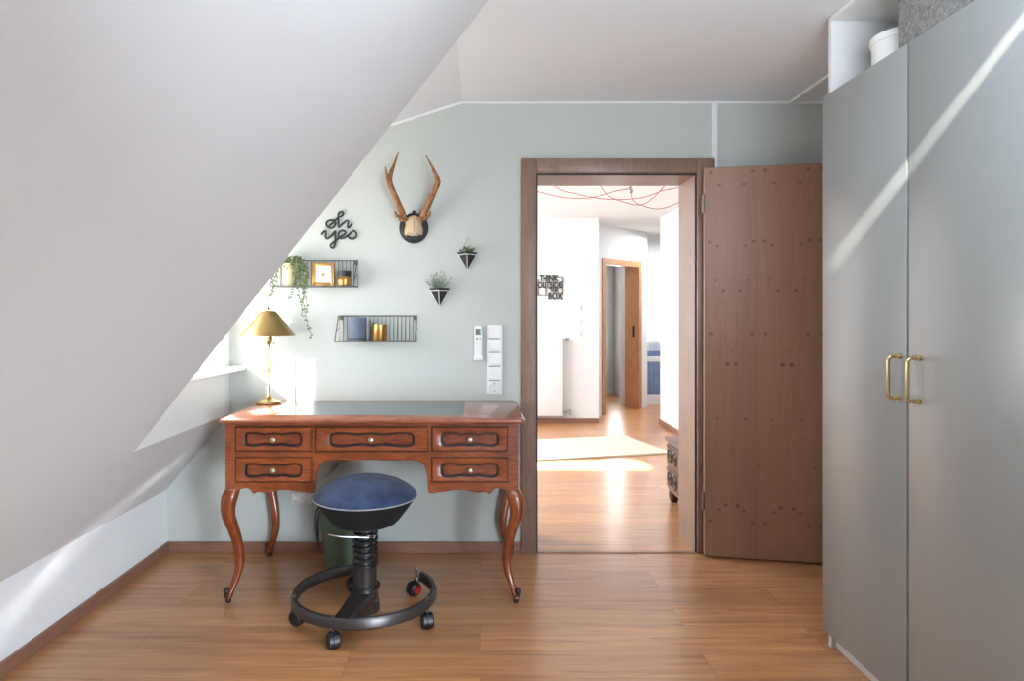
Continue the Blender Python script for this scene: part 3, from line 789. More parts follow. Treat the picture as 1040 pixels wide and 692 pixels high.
b = NB(); lathe(b, [(0, 0.372), (0.05, 0.372), (0.05, 0.352), (0.036, 0.345), (0.034, 0.30), (0.034, 0.215), (0.047, 0.213), (0.049, 0.205), (0.047, 0.198), (0.047, 0.125), (0.054, 0.122), (0.055, 0.104), (0.050, 0.098), (0.050, 0.070), (0.058, 0.062), (0.060, 0.022), (0.0, 0.022)], 32, SX, SY)
obj('column', b, M['gunmetal'], st, angle=40)
b = NB(); turns = 5.0
tube(b, [(SX + 0.047 * math.cos(2 * PI * turns * t), SY + 0.047 * math.sin(2 * PI * turns * t), 0.215 + 0.125 * t) for t in [i / 150 for i in range(151)]], 0.0062, 8)
obj('spring', b, M['rubber'], st)
b = NB()
tube(b, spline([(SX + 0.052, SY - 0.02, 0.335), (SX + 0.035, SY - 0.07, 0.338), (SX - 0.02, SY - 0.085, 0.345), (SX - 0.08, SY - 0.10, 0.352), (SX - 0.13, SY - 0.10, 0.362)], 6), 0.004, 8)
tube(b, [(SX + 0.05 * math.cos(a), SY + 0.05 * math.sin(a), 0.336) for a in [2 * PI * i / 32 for i in range(32)]], 0.004, 8, closed=True)
obj('lever', b, M['chrome'], st)
b = NB(); tube(b, [(SX + 0.058 * math.cos(a), SY + 0.058 * math.sin(a), 0.122) for a in [2 * PI * i / 32 for i in range(32)]], 0.004, 8, closed=True); obj('collar', b, M['rubber'], st)
b = NB(); tube(b, [(SX + 0.049 * math.cos(a), SY + 0.049 * math.sin(a), 0.208) for a in [2 * PI * i / 32 for i in range(32)]], 0.004, 8, closed=True)
obj('collar', b, M['rubber'], st)
# C-shaped ring: flat bar, gap at the back
RR = 0.281
a_gap0, a_gap1 = math.radians(90 - 50), math.radians(90 + 19)     # gap angles (from +x, ccw; back is 90)
b = NB(); secs = 90; rings = []
for i in range(secs + 1):
    a = a_gap1 + (2 * PI - (a_gap1 - a_gap0)) * i / secs
    d = Vector((math.cos(a), math.sin(a), 0)); c = Vector((SX, SY, 0)) + d * RR
    ring = []
    hwid, z0, z1 = 0.0135, 0.068, 0.110
    for (ro, z) in ((-hwid, z0 + 0.006), (-hwid + 0.004, z0), (hwid - 0.004, z0), (hwid, z0 + 0.006), (hwid, z1 - 0.012), (hwid - 0.006, z1), (-hwid + 0.006, z1), (-hwid, z1 - 0.012)):
        ring.append(b.verts.new(c + d * ro + Vector((0, 0, z))))
    rings.append(ring)
for A_, B_ in zip(rings, rings[1:]):
    for k in range(8): b.faces.new((A_[k], A_[(k + 1) % 8], B_[(k + 1) % 8], B_[k]))
b.faces.new(rings[0]); b.faces.new(list(reversed(rings[-1])))
obj('base_ring', b, M['gunmetal'], st, angle=30)
# arm from ring front to the column
aa = math.radians(-106)
dd = Vector((math.cos(aa), math.sin(aa), 0)); ee = Vector((-dd.y, dd.x, 0))
b = NB(); rings = []
for (t, hw, z0, z1) in ((-0.03, 0.045, 0.03, 0.10), (0.03, 0.052, 0.028, 0.105), (0.08, 0.050, 0.03, 0.095), (0.15, 0.044, 0.036, 0.082), (0.21, 0.040, 0.045, 0.078), (0.268, 0.038, 0.060, 0.085)):
    c = Vector((SX, SY, 0)) + dd * t
    rings.append([b.verts.new(c + ee * (s * hw) + Vector((0, 0, z))) for s, z in ((-1, z0), (1, z0), (1, z1 - 0.012), (0.75, z1), (-0.75, z1), (-1, z1 - 0.012))])
for A_, B_ in zip(rings, rings[1:]):
    for k in range(6): b.faces.new((A_[k], A_[(k + 1) % 6], B_[(k + 1) % 6], B_[k]))
b.faces.new(rings[0]); b.faces.new(list(reversed(rings[-1])))
obj('base_arm', b, M['gunmetal'], st, angle=30)
# casters
for i, (ang_d, wrot, red) in enumerate(((112, 30, 0), (197, 60, 0), (-106, 25, 0), (-22, 15, 0), (47, -40, 1))):
    a = math.radians(ang_d); c = Vector((SX + RR * math.cos(a), SY + RR * math.sin(a), 0))
    ca = thing('caster', (0, 0, 0), None, None); ca.parent = st; ca.location = c - st.location
    wd = math.radians(wrot); wv = Vector((math.cos(wd), math.sin(wd), 0)); tv = Vector((-wv.y, wv.x, 0))
    off = tv * -0.018
    b = NB(); tube(b, [(0, 0, 0.112), (0, 0, 0.058)], 0.008, 12); tube(b, [(0, 0, 0.075), (0, 0, 0.062)], 0.012, 12)
    obj('stem', b, M['chrome'], ca, local=True)
    b = NB()
    pts = []
    for k in range(9):
        t = -0.35 * PI + k / 8 * 1.0 * PI
        pts.append(off + tv * (-0.030 * math.cos(t) * -1) * 1 + Vector((0, 0, 0.031 + 0.033 * math.sin(t) * 1.0)))
    box(b, -0.011, 0.011, -0.011, 0.011, 0.040, 0.066, 0.004)
    tube(b, [off - wv * 0.004 + Vector((0, 0, 0.031)), off + wv * 0.004 + Vector((0, 0, 0.031))], 0.034, 24)
    obj('fork', b, M['rubber'], ca, local=True)
    for s in (-1, 1):
        b = NB()
        w0, w1 = off + wv * (s * 0.005) + Vector((0, 0, 0.030)), off + wv * (s * 0.024) + Vector((0, 0, 0.030))
        mid = (w0 + w1) / 2
        tube(b, [w0, w0 + (w1 - w0) * 0.7, w1], [0.030, 0.030, 0.024], 24)
        wl = obj('wheel', b, M['rubber'], ca, local=True)
        if red:
            b = NB(); tube(b, [w0 + (w1 - w0) * 0.9, w1 + (w1 - w0) * 0.08], [0.021, 0.018], 20)
            hb = obj('hub_cap', b, M['red'], ca, local=True); hb['label'] = 'red wheel cap'

# ================================================================ WASTE BIN
bx_, by_ = PX(352, 3.33), 3.33
wb = thing('waste_bin', (bx_, by_, 0), 'sage green waste bin on the floor behind the stool', 'bin')
b = NB(); lathe(b, [(0.0, 0.004), (0.094, 0.004), (0.097, 0.0), (0.100, 0.006), (0.133, 0.30), (0.137, 0.306), (0.133, 0.309), (0.129, 0.303), (0.096, 0.012), (0, 0.012)], 40, bx_, by_)
obj('body', b, M['bin_green'], wb, angle=50)
b = NB()
a0 = math.radians(200)
hp = [Vector((bx_ + r * math.cos(a), by_ + r * math.sin(a), z)) for r, a, z in ((0.136, a0 - 0.25, 0.30), (0.145, a0 - 0.22, 0.27), (0.144, a0 - 0.12, 0.2), (0.139, a0, 0.15), (0.138, a0 + 0.1, 0.12), (0.142, a0 + 0.18, 0.18), (0.146, a0 + 0.25, 0.25), (0.138, a0 + 0.25, 0.30))]
tube(b, spline(hp, 5), 0.0045, 8)
h = obj('handle', b, M['rubber'], wb); h['label'] = 'black handle hanging down the side'

# ================================================================ TABLE LAMP
LX, LY = PX(272.5, 3.385), 3.385
lp = thing('table_lamp', (LX, LY, TZ), 'brass table lamp with conical brass shade on the desk', 'lamp')
b = NB(); lathe(b, [(0, TZ), (0.058, TZ), (0.061, TZ + 0.004), (0.060, TZ + 0.009), (0.052, TZ + 0.014), (0.038, TZ + 0.018), (0.022, TZ + 0.026), (0.013, TZ + 0.036), (0, TZ + 0.036)], 36, LX, LY)
obj('base', b, M['lampbrass'], lp)
b = NB(); lathe(b, [(0.0, TZ + 0.03), (0.0095, TZ + 0.03), (0.0095, TZ + 0.045), (0.0068, TZ + 0.05), (0.0068, TZ + 0.16), (0.009, TZ + 0.163), (0.009, TZ + 0.17), (0.0068, TZ + 0.173), (0.0068, TZ + 0.29), (0.010, TZ + 0.294), (0.016, TZ + 0.312), (0.016, TZ + 0.36), (0.008, TZ + 0.37), (0.004, TZ + 0.46), (0.0, TZ + 0.46)], 20, LX, LY)
obj('pole', b, M['lampbrass'], lp)
b = NB(); z0, z1 = PZ(340.5, LY), PZ(316, LY)
lathe(b, [(0.136, z0), (0.134, z0 + 0.002), (0.040, z1 - 0.008), (0.034, z1), (0.0, z1 + 0.002)], 44, LX, LY)
lathe(b, [(0.136, z0), (0.132, z0 + 0.001), (0.038, z1 - 0.010), (0.0, z1 - 0.006)], 44, LX, LY)
obj('lamp_shade', b, M['lampbrass'], lp, angle=45)
b = NB(); lathe(b, [(0, z1), (0.006, z1), (0.005, z1 + 0.006), (0.009, z1 + 0.011), (0.006, z1 + 0.017), (0, z1 + 0.019)], 16, LX, LY)
obj('finial', b, M['lampbrass'], lp)
b = NB(); zz = PZ(349, LY)
for s in (-1, 1): tube(b, [(LX, LY, zz), (LX + s * 0.025, LY - 0.005, zz)], 0.0025, 6); ball(b, (LX + s * 0.026, LY - 0.005, zz), 0.005, 1)
obj('switch', b, M['lampbrass'], lp)

# ================================================================ WIRE SHELVES
def wire_shelf(x0, x1, z0, z1, label):
    sf = thing('wire_shelf', ((x0 + x1) / 2, YB, z0), label, 'shelf', 'wire wall shelves')
    yw, yf = YB - 0.004, YB - 0.118
    r = 0.0017; n = int(round((x1 - x0) / 0.0205))
    b = NB()
    tube(b, [(x0, yw, z0), (x1, yw, z0), (x1, yw, z1), (x0, yw, z1)], 0.0030, 8, closed=True)
    for k in range(1, n):
        x = x0 + (x1 - x0) * k / n
        tube(b, [(x, yw, z0), (x, yw, z1)], r, 6)
    obj('back_grid', b, M['black_wire'], sf)
    b = NB()
    tube(b, [(x0, yw, z0), (x0, yf, z0), (x1, yf, z0), (x1, yw, z0)], 0.0030, 8)
    tube(b, [(x0, yf + 0.04, z0), (x1, yf + 0.04, z0)], r, 6)
    for k in range(1, n):
        x = x0 + (x1 - x0) * k / n
        tube(b, [(x, yf, z0), (x, yw, z0)], r, 6)
    obj('shelf_grid', b, M['black_wire'], sf)
    for x in (x0, x1):
        b = NB(); tube(b, [(x, yw, z1), (x, yw - 0.02, z1), (x, yf, z0 + 0.004)], 0.0028, 8); tube(b, [(x, yw, z0 + 0.07), (x, yf + 0.055, z0 + 0.055)], r, 6)
        tube(b, [(x, yf, z0), (x, yf, z0 + 0.012)], 0.003, 6)
        obj('side_brace', b, M['black_wire'], sf)
    for x in (x0 + 0.010, x1 - 0.010):
        b = NB(); box(b, x - 0.009, x + 0.009, yw - 0.004, YB, z1 - 0.022, z1 - 0.002, 0.002); tube(b, [(x, yw - 0.003, z1 - 0.012), (x, yw - 0.006, z1 - 0.012)], 0.004, 10)
        obj('mount', b, M['black_wire'], sf)
    return sf
s1x0, s1x1, s1z0, s1z1 = PX(281, YB), PX(363.6, YB), 1.378, PZ(264.8, YB)
s2x0, s2x1, s2z0, s2z1 = PX(344.6, YB), PX(423.6, YB), 1.100, PZ(321, YB)
wire_shelf(s1x0, s1x1, s1z0, s1z1, 'dark wire shelf above, holding the trailing plant and gold frame')
wire_shelf(s2x0, s2x1, s2z0, s2z1, 'dark wire shelf below, holding the blue grey pot and gold tumbler')
zs1, zs2 = s1z0 + 0.0032, s2z0 + 0.0032

# trailing plant
D = 3.49
px_, py_ = PX(294, D), D
pl = thing('trailing_plant', (px_, py_, zs1), 'cream pot with a long trailing green plant on the wire shelf', 'plant')
b = NB(); pz1 = PZ(268, D)
lathe(b, [(0, zs1), (0.030, zs1), (0.032, zs1 + 0.003), (0.037, pz1 - 0.006), (0.038, pz1), (0.035, pz1), (0.034, pz1 - 0.008), (0, pz1 - 0.01)], 32, px_, py_)
obj('pot', b, M['cream'], pl, angle=50)
strands = [
    [(296, 266, 3.485), (303, 262, 3.46), (307, 268, 3.435), (308, 280, 3.425), (308, 295, 3.425), (309, 312, 3.425), (312, 326, 3.425), (315, 336, 3.43), (317, 344, 3.43)],
    [(296, 266, 3.485), (304, 263, 3.47), (310, 270, 3.44), (311, 284, 3.43), (310, 298, 3.43), (307, 312, 3.43), (308, 322, 3.435)],
    [(294, 266, 3.485), (300, 262, 3.45), (303, 270, 3.425), (303, 284, 3.42), (304, 298, 3.425), (306, 307, 3.425)],
    [(290, 266, 3.485), (286, 264, 3.46), (282, 272, 3.435), (278, 283, 3.43), (275, 296, 3.43), (271, 304, 3.43), (273, 314, 3.43)],
    [(291, 266, 3.485), (287, 265, 3.46), (281, 276, 3.43), (279, 288, 3.43), (276, 300, 3.43)],
    [(293, 266, 3.485), (296, 263, 3.45), (299, 272, 3.42), (298, 286, 3.42), (296, 298, 3.42), (294, 303, 3.42)],
    [(297, 266, 3.485), (305, 264, 3.48), (311, 271, 3.46), (312, 282, 3.45), (309, 292, 3.45)],
    [(295, 266, 3.485), (302, 264, 3.46), (305, 274, 3.44), (306, 288, 3.43), (311, 303, 3.43), (313, 318, 3.43)],
    [(292, 266, 3.5), (290, 262, 3.5), (287, 264, 3.48)], [(297, 266, 3.5), (299, 261, 3.5), (304, 263, 3.49)], [(294, 266, 3.48), (294, 261, 3.47), (297, 262, 3.45)]]
bs, bl = NB(), NB()
def leaf_shape(bm, c, length, width, direction, up):
    d = direction.normalized(); s = d.cross(up)
    s = s.normalized() if s.length > 1e-4 else d.orthogonal().normalized(); nn = s.cross(d)
    pts = [c, c + d * length * 0.35 + s * width / 2 + nn * width * .12, c + d * length + nn * 0, c + d * length * 0.35 - s * width / 2 + nn * width * .12]
    mid = c + d * length * 0.4 - nn * width * 0.18; back = c + d * length * 0.4 + nn * width * 0.05
    V = [bm.verts.new(p) for p in pts]; m1 = bm.verts.new(mid)
    m2 = bm.verts.new(mid + nn * width * 0.12)
    for k in range(4):
        bm.faces.new((V[k], V[(k + 1) % 4], m1)); bm.faces.new((V[(k + 1) % 4], V[k], m2))
for s_ in strands:
    pts = spline([P(*q) for q in s_], 8)
    tube(bs, pts, 0.0012, 5)
    for k in range(3, len(pts), 2):
        for rep in range(2 if k < 30 else 1):
            dr_ = Vector((random.uniform(-1, 1), random.uniform(-1.0, 0.4), random.uniform(-0.9, 0.5)))
            leaf_shape(bl, pts[k], random.uniform(0.012, 0.019), random.uniform(0.008, 0.012), dr_, Vector((0.2, -1, 0.3)))
for k in range(70):
    c = P(random.uniform(288, 309), random.uniform(261, 272), random.uniform(3.44, 3.51))
    dr_ = Vector((random.uniform(-1, 1), random.uniform(-1.0, 0.4), random.uniform(-0.5, 0.9)))
    leaf_shape(bl, c, random.uniform(0.014, 0.022), random.uniform(0.009, 0.013), dr_, Vector((0.2, -1, 0.3)))
for k in range(46):
    c = P(random.uniform(301, 312), random.uniform(268, 291), random.uniform(3.43, 3.46))
    dr_ = Vector((random.uniform(-1, 1), random.uniform(-1.0, 0.4), random.uniform(-0.9, 0.5)))
    leaf_shape(bl, c, random.uniform(0.013, 0.02), random.uniform(0.009, 0.012), dr_, Vector((0.2, -1, 0.3)))
obj('stems', bs, M['leaf_dark'], pl); obj('leaves', bl, M['leaf'], pl, smooth=False)

# gold picture frame
D = 3.475
fr = thing('picture_frame', (PX(328, D), D, zs1), 'small gold picture frame with white mat on the wire shelf', 'picture frame')
x0, x1, z0, z1 = PX(317.3, D), PX(339.2, D), zs1, zs1 + 0.122
b = NB()
for k, (a0_, a1_, c0, c1) in enumerate(((x0, x0 + .017, z0, z1), (x1 - .017, x1, z0, z1), (x0 + .017, x1 - .017, z0, z0 + .017), (x0 + .017, x1 - .017, z1 - .017, z1))):
    box(b, a0_, a1_, D - 0.008, D + 0.008, c0, c1, 0.003)
for k in range(9):
    for zc_ in (z0 + 0.0085, z1 - 0.0085): ball(b, (x0 + 0.008 + k * (x1 - x0 - 0.016) / 8, D - 0.009, zc_), 0.0042, 1)
    for xc_ in (x0 + 0.0085, x1 - 0.0085): ball(b, (xc_, D - 0.009, z0 + 0.008 + k * (z1 - z0 - 0.016) / 8), 0.0042, 1)
obj('moulding', b, M['gold'], fr)
b = NB(); box(b, x0 + .015, x1 - .015, D - 0.002, D + 0.004, z0 + .015, z1 - .015); mt = obj('mat', b, M['paper'], fr, smooth=False)
b = NB(); cxm, czm = (x0 + x1) / 2, (z0 + z1) / 2
for k in range(6):
    a = k * PI / 3; tube(b, [(cxm, D - 0.003, czm), (cxm + 0.014 * math.cos(a), D - 0.003, czm + 0.014 * math.sin(a))], [0.003, 0.0012], 6)
ball(b, (cxm, D - 0.003, czm), 0.005, 1)
mo = obj('ornament', b, M['gold'], mt); mo['label'] = 'small gold star ornament on the white mat'
b = NB(); tube(b, [((x0 + x1) / 2, D + 0.008, z1 - 0.03), ((x0 + x1) / 2, D + 0.045, zs1 + 0.001)], 0.003, 6); obj('easel_back', b, M['dark'], fr)

# candle jar
D = 3.485
cj = thing('candle_jar', (PX(349.6, D), D, zs1), 'gold candle jar with black lid on the wire shelf', 'jar')
b = NB(); lathe(b, [(0, zs1), (0.036, zs1), (0.038, zs1 + 0.003), (0.038, zs1 + 0.044), (0.034, zs1 + 0.050), (0, zs1 + 0.050)], 32, PX(349.6, D), D); obj('jar', b, M['gold'], cj)
b = NB(); lathe(b, [(0, zs1 + 0.050), (0.034, zs1 + 0.050), (0.0345, zs1 + 0.052), (0.0345, zs1 + 0.078), (0.033, zs1 + 0.080), (0, zs1 + 0.080)], 32, PX(349.6, D), D); obj('lid', b, M['black'], cj)

# second shelf
D = 3.488
bp = thing('storage_pot', (PX(362.5, D), D, zs2), 'blue grey cylindrical pot on the lower wire shelf', 'pot')
b = NB(); h_ = PZ(322.5, D) - zs2
lathe(b, [(0, zs2), (0.044, zs2), (0.046, zs2 + 0.003), (0.049, zs2 + h_), (0.046, zs2 + h_), (0.044, zs2 + 0.006), (0, zs2 + 0.006)], 36, PX(362.5, D), D); obj('body', b, M['bluegrey'], bp)
b = NB(); tube(b, [(PX(362.5, D) + 0.0465 * math.cos(a), D + 0.0465 * math.sin(a), zs2 + 0.012) for a in [2 * PI * i / 36 for i in range(36)]], 0.0022, 6, closed=True); obj('rim_band', b, M['black'], bp)
gt = thing('gold_tumbler', (PX(385.8, D), D, zs2), 'shiny gold tumbler on the lower wire shelf', 'tumbler')
b = NB(); h_ = PZ(329.5, D) - zs2
lathe(b, [(0, zs2), (0.035, zs2), (0.037, zs2 + 0.003), (0.038, zs2 + h_), (0.0355, zs2 + h_), (0.034, zs2 + 0.006), (0, zs2 + 0.006)], 36, PX(385.8, D), D); obj('body', b, M['gold'], gt)
b = NB(); lathe(b, [(0, zs2 + 0.006), (0.0335, zs2 + 0.006), (0.0335, zs2 + h_ - 0.02), (0, zs2 + h_ - 0.02)], 24, PX(385.8, D), D); obj('candle_wax', b, M['paper'], gt)

# ================================================================ oh yes
def ohyes():
    sc_, ox, oy = 11.53, 310, 200
    D = YB - 0.012
    oh = [(350, 318), (338, 352), (300, 368), (258, 350), (243, 318), (262, 288), (305, 277), (345, 288), (354, 320)]
    oh2 = [(283, 340), (310, 318), (355, 272), (405, 232), (442, 200), (438, 176), (412, 170), (390, 190), (384, 240), (388, 300), (392, 362), (400, 352), (440, 318), (476, 288), (500, 285), (502, 312), (495, 350), (510, 362), (545, 325)]
    yes1 = [(190, 440), (208, 415), (228, 402), (240, 420), (236, 468), (252, 490), (292, 466), (345, 408)]
    yes2 = [(350, 402), (352, 470), (346, 550), (332, 595), (305, 594), (294, 568), (310, 545), (350, 515), (395, 478), (440, 452), (470, 430), (462, 404), (425, 398), (394, 420), (388, 460), (412, 488), (455, 482), (505, 448), (545, 412), (573, 400), (598, 425), (598, 465), (565, 490), (525, 486), (508, 472)]
    b = NB()
    for st_ in (oh, oh2, yes1, yes2):
        pts = [P(ox + x / sc_, oy + y / sc_, D) for x, y in st_]
        q = spline(pts, 6, closed=False)
        tube(b, q, 0.0052, 8)
        for e in (q[0], q[-1]): ball(b, e, 0.0052, 1)
    return tag(obj('wall_script', b, M['sign_black']), 'black cursive script reading oh yes on the blue grey wall', 'wall sign')
ohyes()

# ================================================================ ANTLERS
D = YB - 0.02
dt = thing('antler_trophy', (PX(420.5, YB), YB, PZ(247, YB)), 'roe deer antlers on a round black plaque on the wall', 'antlers')
cx, cz = PX(420.5, YB), PZ(231.8, YB)
b = NB(); lathe(b, [(0, 0), (0.080, 0), (0.081, 0.006), (0.074, 0.016), (0.066, 0.018), (0.062, 0.022), (0, 0.023)], 40, sx=0.95, sy=1.0)
b.transform(Matrix.Translation((cx, YB, cz)) @ Matrix.Rotation(PI / 2, 4, 'X')); 
ball(b, (cx, YB - 0.01, cz + 0.085), 0.009, 2)
obj('plaque', b, M['black'], dt)
b = NB()
sk = [(-0.034, 0.052), (-0.012, 0.064), (0, 0.066), (0.012, 0.064), (0.034, 0.052), (0.044, 0.032), (0.043, 0.010), (0.050, -0.012), (0.048, -0.036), (0.036, -0.042), (0.030, -0.036), (0.020, -0.046), (0.005, -0.044), (-0.006, -0.046), (-0.020, -0.044), (-0.032, -0.040), (-0.038, -0.046), (-0.048, -0.036), (-0.049, -0.012), (-0.042, 0.010), (-0.044, 0.032)]
A_ = [b.verts.new((cx + x, YB - 0.022, cz + z)) for x, z in sk]
B_ = [b.verts.new((cx + x * 0.92, YB - 0.042 , cz + z * 0.94)) for x, z in sk]
C_ = [b.verts.new((cx + x * 0.55, YB - 0.056 , cz + z * 0.6)) for x, z in sk]
n_ = len(sk)
for R0, R1 in ((A_, B_), (B_, C_)):
    for k in range(n_): b.faces.new((R0[k], R0[(k + 1) % n_], R1[(k + 1) % n_], R1[k]))
b.faces.new(list(reversed(A_))); b.faces.new(C_)
tube(b, [(cx, YB - 0.056, cz + 0.04), (cx + 0.002, YB - 0.058, cz - 0.03)], 0.004, 6)
obj('skull', b, M['bone'], dt, angle=50)
def ant(pts, rad, tines):
    b = NB()
    Q = lambda x, y, d: P(370 + x / 5.77, 140 + y / 5.77, YB - d)
    main = spline([Q(*p) for p in pts], 6)
    tube(b, main, lerp_list(rad, len(main)), 12)
    for tp, tr in tines:
        tt_ = spline([Q(*p) for p in tp], 5); tube(b, tt_, lerp_list(tr, len(tt_)), 10)
    c0 = Q(*pts[0])
    for k in range(12):     # pearled burr
        a = 2 * PI * k / 12; dirv = (Q(*pts[1]) - c0).normalized(); e1 = dirv.orthogonal().normalized(); e2 = dirv.cross(e1)
        ball(b, c0 + dirv * 0.012 + (e1 * math.cos(a) + e2 * math.sin(a)) * 0.019, 0.0085, 1)
    for k in range(26):     # knobbly beam
        i = random.randint(2, int(len(main) * 0.5)); a = random.uniform(0, 2 * PI)
        ball(b, main[i] + Vector((math.cos(a), math.sin(a), 0)) * rad[0] * 0.75, random.uniform(0.003, 0.006), 1)
    return obj('antler', b, M['antler'], dt, angle=60)
ant([(232, 490, .045), (222, 440, .06), (200, 390, .085), (172, 325, .11), (148, 262, .12), (155, 210, .115), (178, 145, .10), (200, 80, .085)],
    [0.017, 0.0175, 0.0165, 0.0155, 0.0155, 0.011, 0.007, 0.0022],
    [([(146, 262, .12), (132, 225, .125), (122, 170, .13)], [0.013, 0.009, 0.002]), ([(215, 470, .06), (190, 455, .075), (178, 428, .08)], [0.012, 0.009, 0.003])])
ant([(340, 485, .045), (350, 440, .06), (374, 395, .085), (402, 330, .11), (430, 262, .12), (422, 225, .115), (398, 170, .10), (362, 103, .085)],
    [0.017, 0.0175, 0.0165, 0.0155, 0.0155, 0.012, 0.007, 0.0022],
    [([(430, 262, .12), (428, 238, .135), (412, 205, .15)], [0.012, 0.009, 0.002]), ([(352, 475, .06), (378, 455, .07), (390, 425, .075)], [0.012, 0.009, 0.003])])

# ================================================================ GEOMETRIC WALL PLANTERS
def planter(pxc, pyt, pyb, label, seed, big):
    rnd = random.Random(seed)
    D = YB
    cx, zt, zb = PX(pxc, D), PZ(pyt, D), PZ(pyb, D)
    hw, dep = 0.054, 0.062
    t = thing('wall_planter', (cx, YB, zb), label, 'planter', 'hanging geometric planters')
    L_, R_, Fv, T_ = Vector((cx - hw, YB - 0.001, zt)), Vector((cx + hw, YB - 0.001, zt)), Vector((cx, YB - dep, zt)), Vector((cx, YB - 0.006, zb))
    ins = 0.86
    b = NB(); V = [b.verts.new(p) for p in (L_, R_, Fv, T_)]
    c_ = (L_ + R_ + Fv) / 3
    W = [b.verts.new(c_ + (p - c_) * ins + Vector((0, 0, 0))) for p in (L_, R_, Fv)]
    wd = b.verts.new(c_ + (T_ - c_) * 0.55)
    b.faces.new((V[0], V[3], V[2])); b.faces.new((V[2], V[3], V[1])); b.faces.new((V[0], V[1], V[3]))
    for i in range(3): b.faces.new((V[i], V[(i + 1) % 3], W[(i + 1) % 3], W[i])); b.faces.new((W[i], W[(i + 1) % 3], wd))
    obj('bowl', b, M['black'], t, smooth=False)
    b = NB(); up = Vector((0, 0, -0.016)); f = lambda p: p + (T_ - p) * 0.13
    e = Vector((0, -0.0015, 0))
    tube(b, [f(L_) + e, f(Fv) + e, f(R_) + e], 0.0022, 6); tube(b, [Fv + (T_ - Fv) * 0.13 + e, T_ + e], 0.0022, 6)
    tube(b, [f(L_) + e, T_ + e, f(R_) + e], 0.0015, 6)
    ln = obj('edge_lines', b, M['paper'], t); ln['label'] = 'white lines along the edges'
    b = NB(); ap = Vector((cx + 0.004, YB - 0.004, zt + 0.078))
    tube(b, [L_ + Vector((0.02, 0, 0)), ap, R_ - Vector((0.02, 0, 0))], 0.0019, 6)
    obj('hanger', b, M['pewter'], t)
    b = NB()
    for k in range(34 if big else 22):
        a = rnd.uniform(0, 2 * PI); el = rnd.uniform(0.25, 1.35)
        d = Vector((math.cos(a) * math.cos(el), -abs(math.sin(a)) * math.cos(el) * 0.8, math.sin(el)))
        base = c_ + Vector((rnd.uniform(-0.02, 0.02) + (-0.004 if big else 0), rnd.uniform(-0.01, 0.01), -0.004))
        ln_ = rnd.uniform(0.03, 0.09) if big else rnd.uniform(0.014, 0.034)
        tipb = base + d * ln_
        tube(b, [base, base + d * ln_ * 0.6, tipb], [0.0014, 0.0012, 0.0008], 4)
        leaf_shape(b, base + d * ln_ * 0.35, 0.024 if big else 0.016, 0.010, d + Vector((rnd.uniform(-.5, .5), rnd.uniform(-.5, .2), rnd.uniform(-.2, .4))), Vector((0, -1, 0.3)))
        leaf_shape(b, tipb, 0.020 if big else 0.014, 0.009, d + Vector((rnd.uniform(-.6, .6), -0.3, rnd.uniform(-.4, .4))), Vector((0, -1, 0.3)))
    obj('plant', b, M['leaf_pale'] if big else M['leaf'], t, smooth=False)
planter(474.3, 256.5, 274.5, 'black geometric wall planter with small plant, the higher one on the right', 3, False)
planter(446.5, 293.5, 312, 'black geometric wall planter with larger silvery plant, the lower one', 5, True)

# ================================================================ REMOTE, SWITCHES, SOCKETS
D = YB - 0.02
rm = thing('remote_control', (PX(485.7, D), YB, PZ(366, D)), 'white air conditioner remote in a wall holder beside the switches', 'remote control')
b = NB(); box(b, PX(481.2, D), PX(490.4, D), YB - 0.024, YB - 0.004, PZ(365.5, D), PZ(330.8, D), 0.006, 4); obj('body', b, M['plastic'], rm)
b = NB(); box(b, PX(482.6, D), PX(489.0, D), YB - 0.0255, YB - 0.022, PZ(340, D), PZ(334, D), 0.001); obj('screen', b, M['lcd'], rm)
for (xx, yy) in ((484, 344), (487.6, 344), (484, 349), (487.6, 349), (484, 354)):
    b = NB(); box(b, PX(xx - 1.0, D), PX(xx + 1.0, D), YB - 0.0262, YB - 0.022, PZ(yy + 1, D), PZ(yy - 1, D), 0.001); obj('button', b, M['grey_plastic'] if yy == 344 else M['gloss_white'], rm)
b = NB(); box(b, PX(480.6, D), PX(491.0, D), YB - 0.028, YB, PZ(366.4, D), PZ(361.5, D), 0.004, 3); obj('holder', b, M['plastic'], rm)

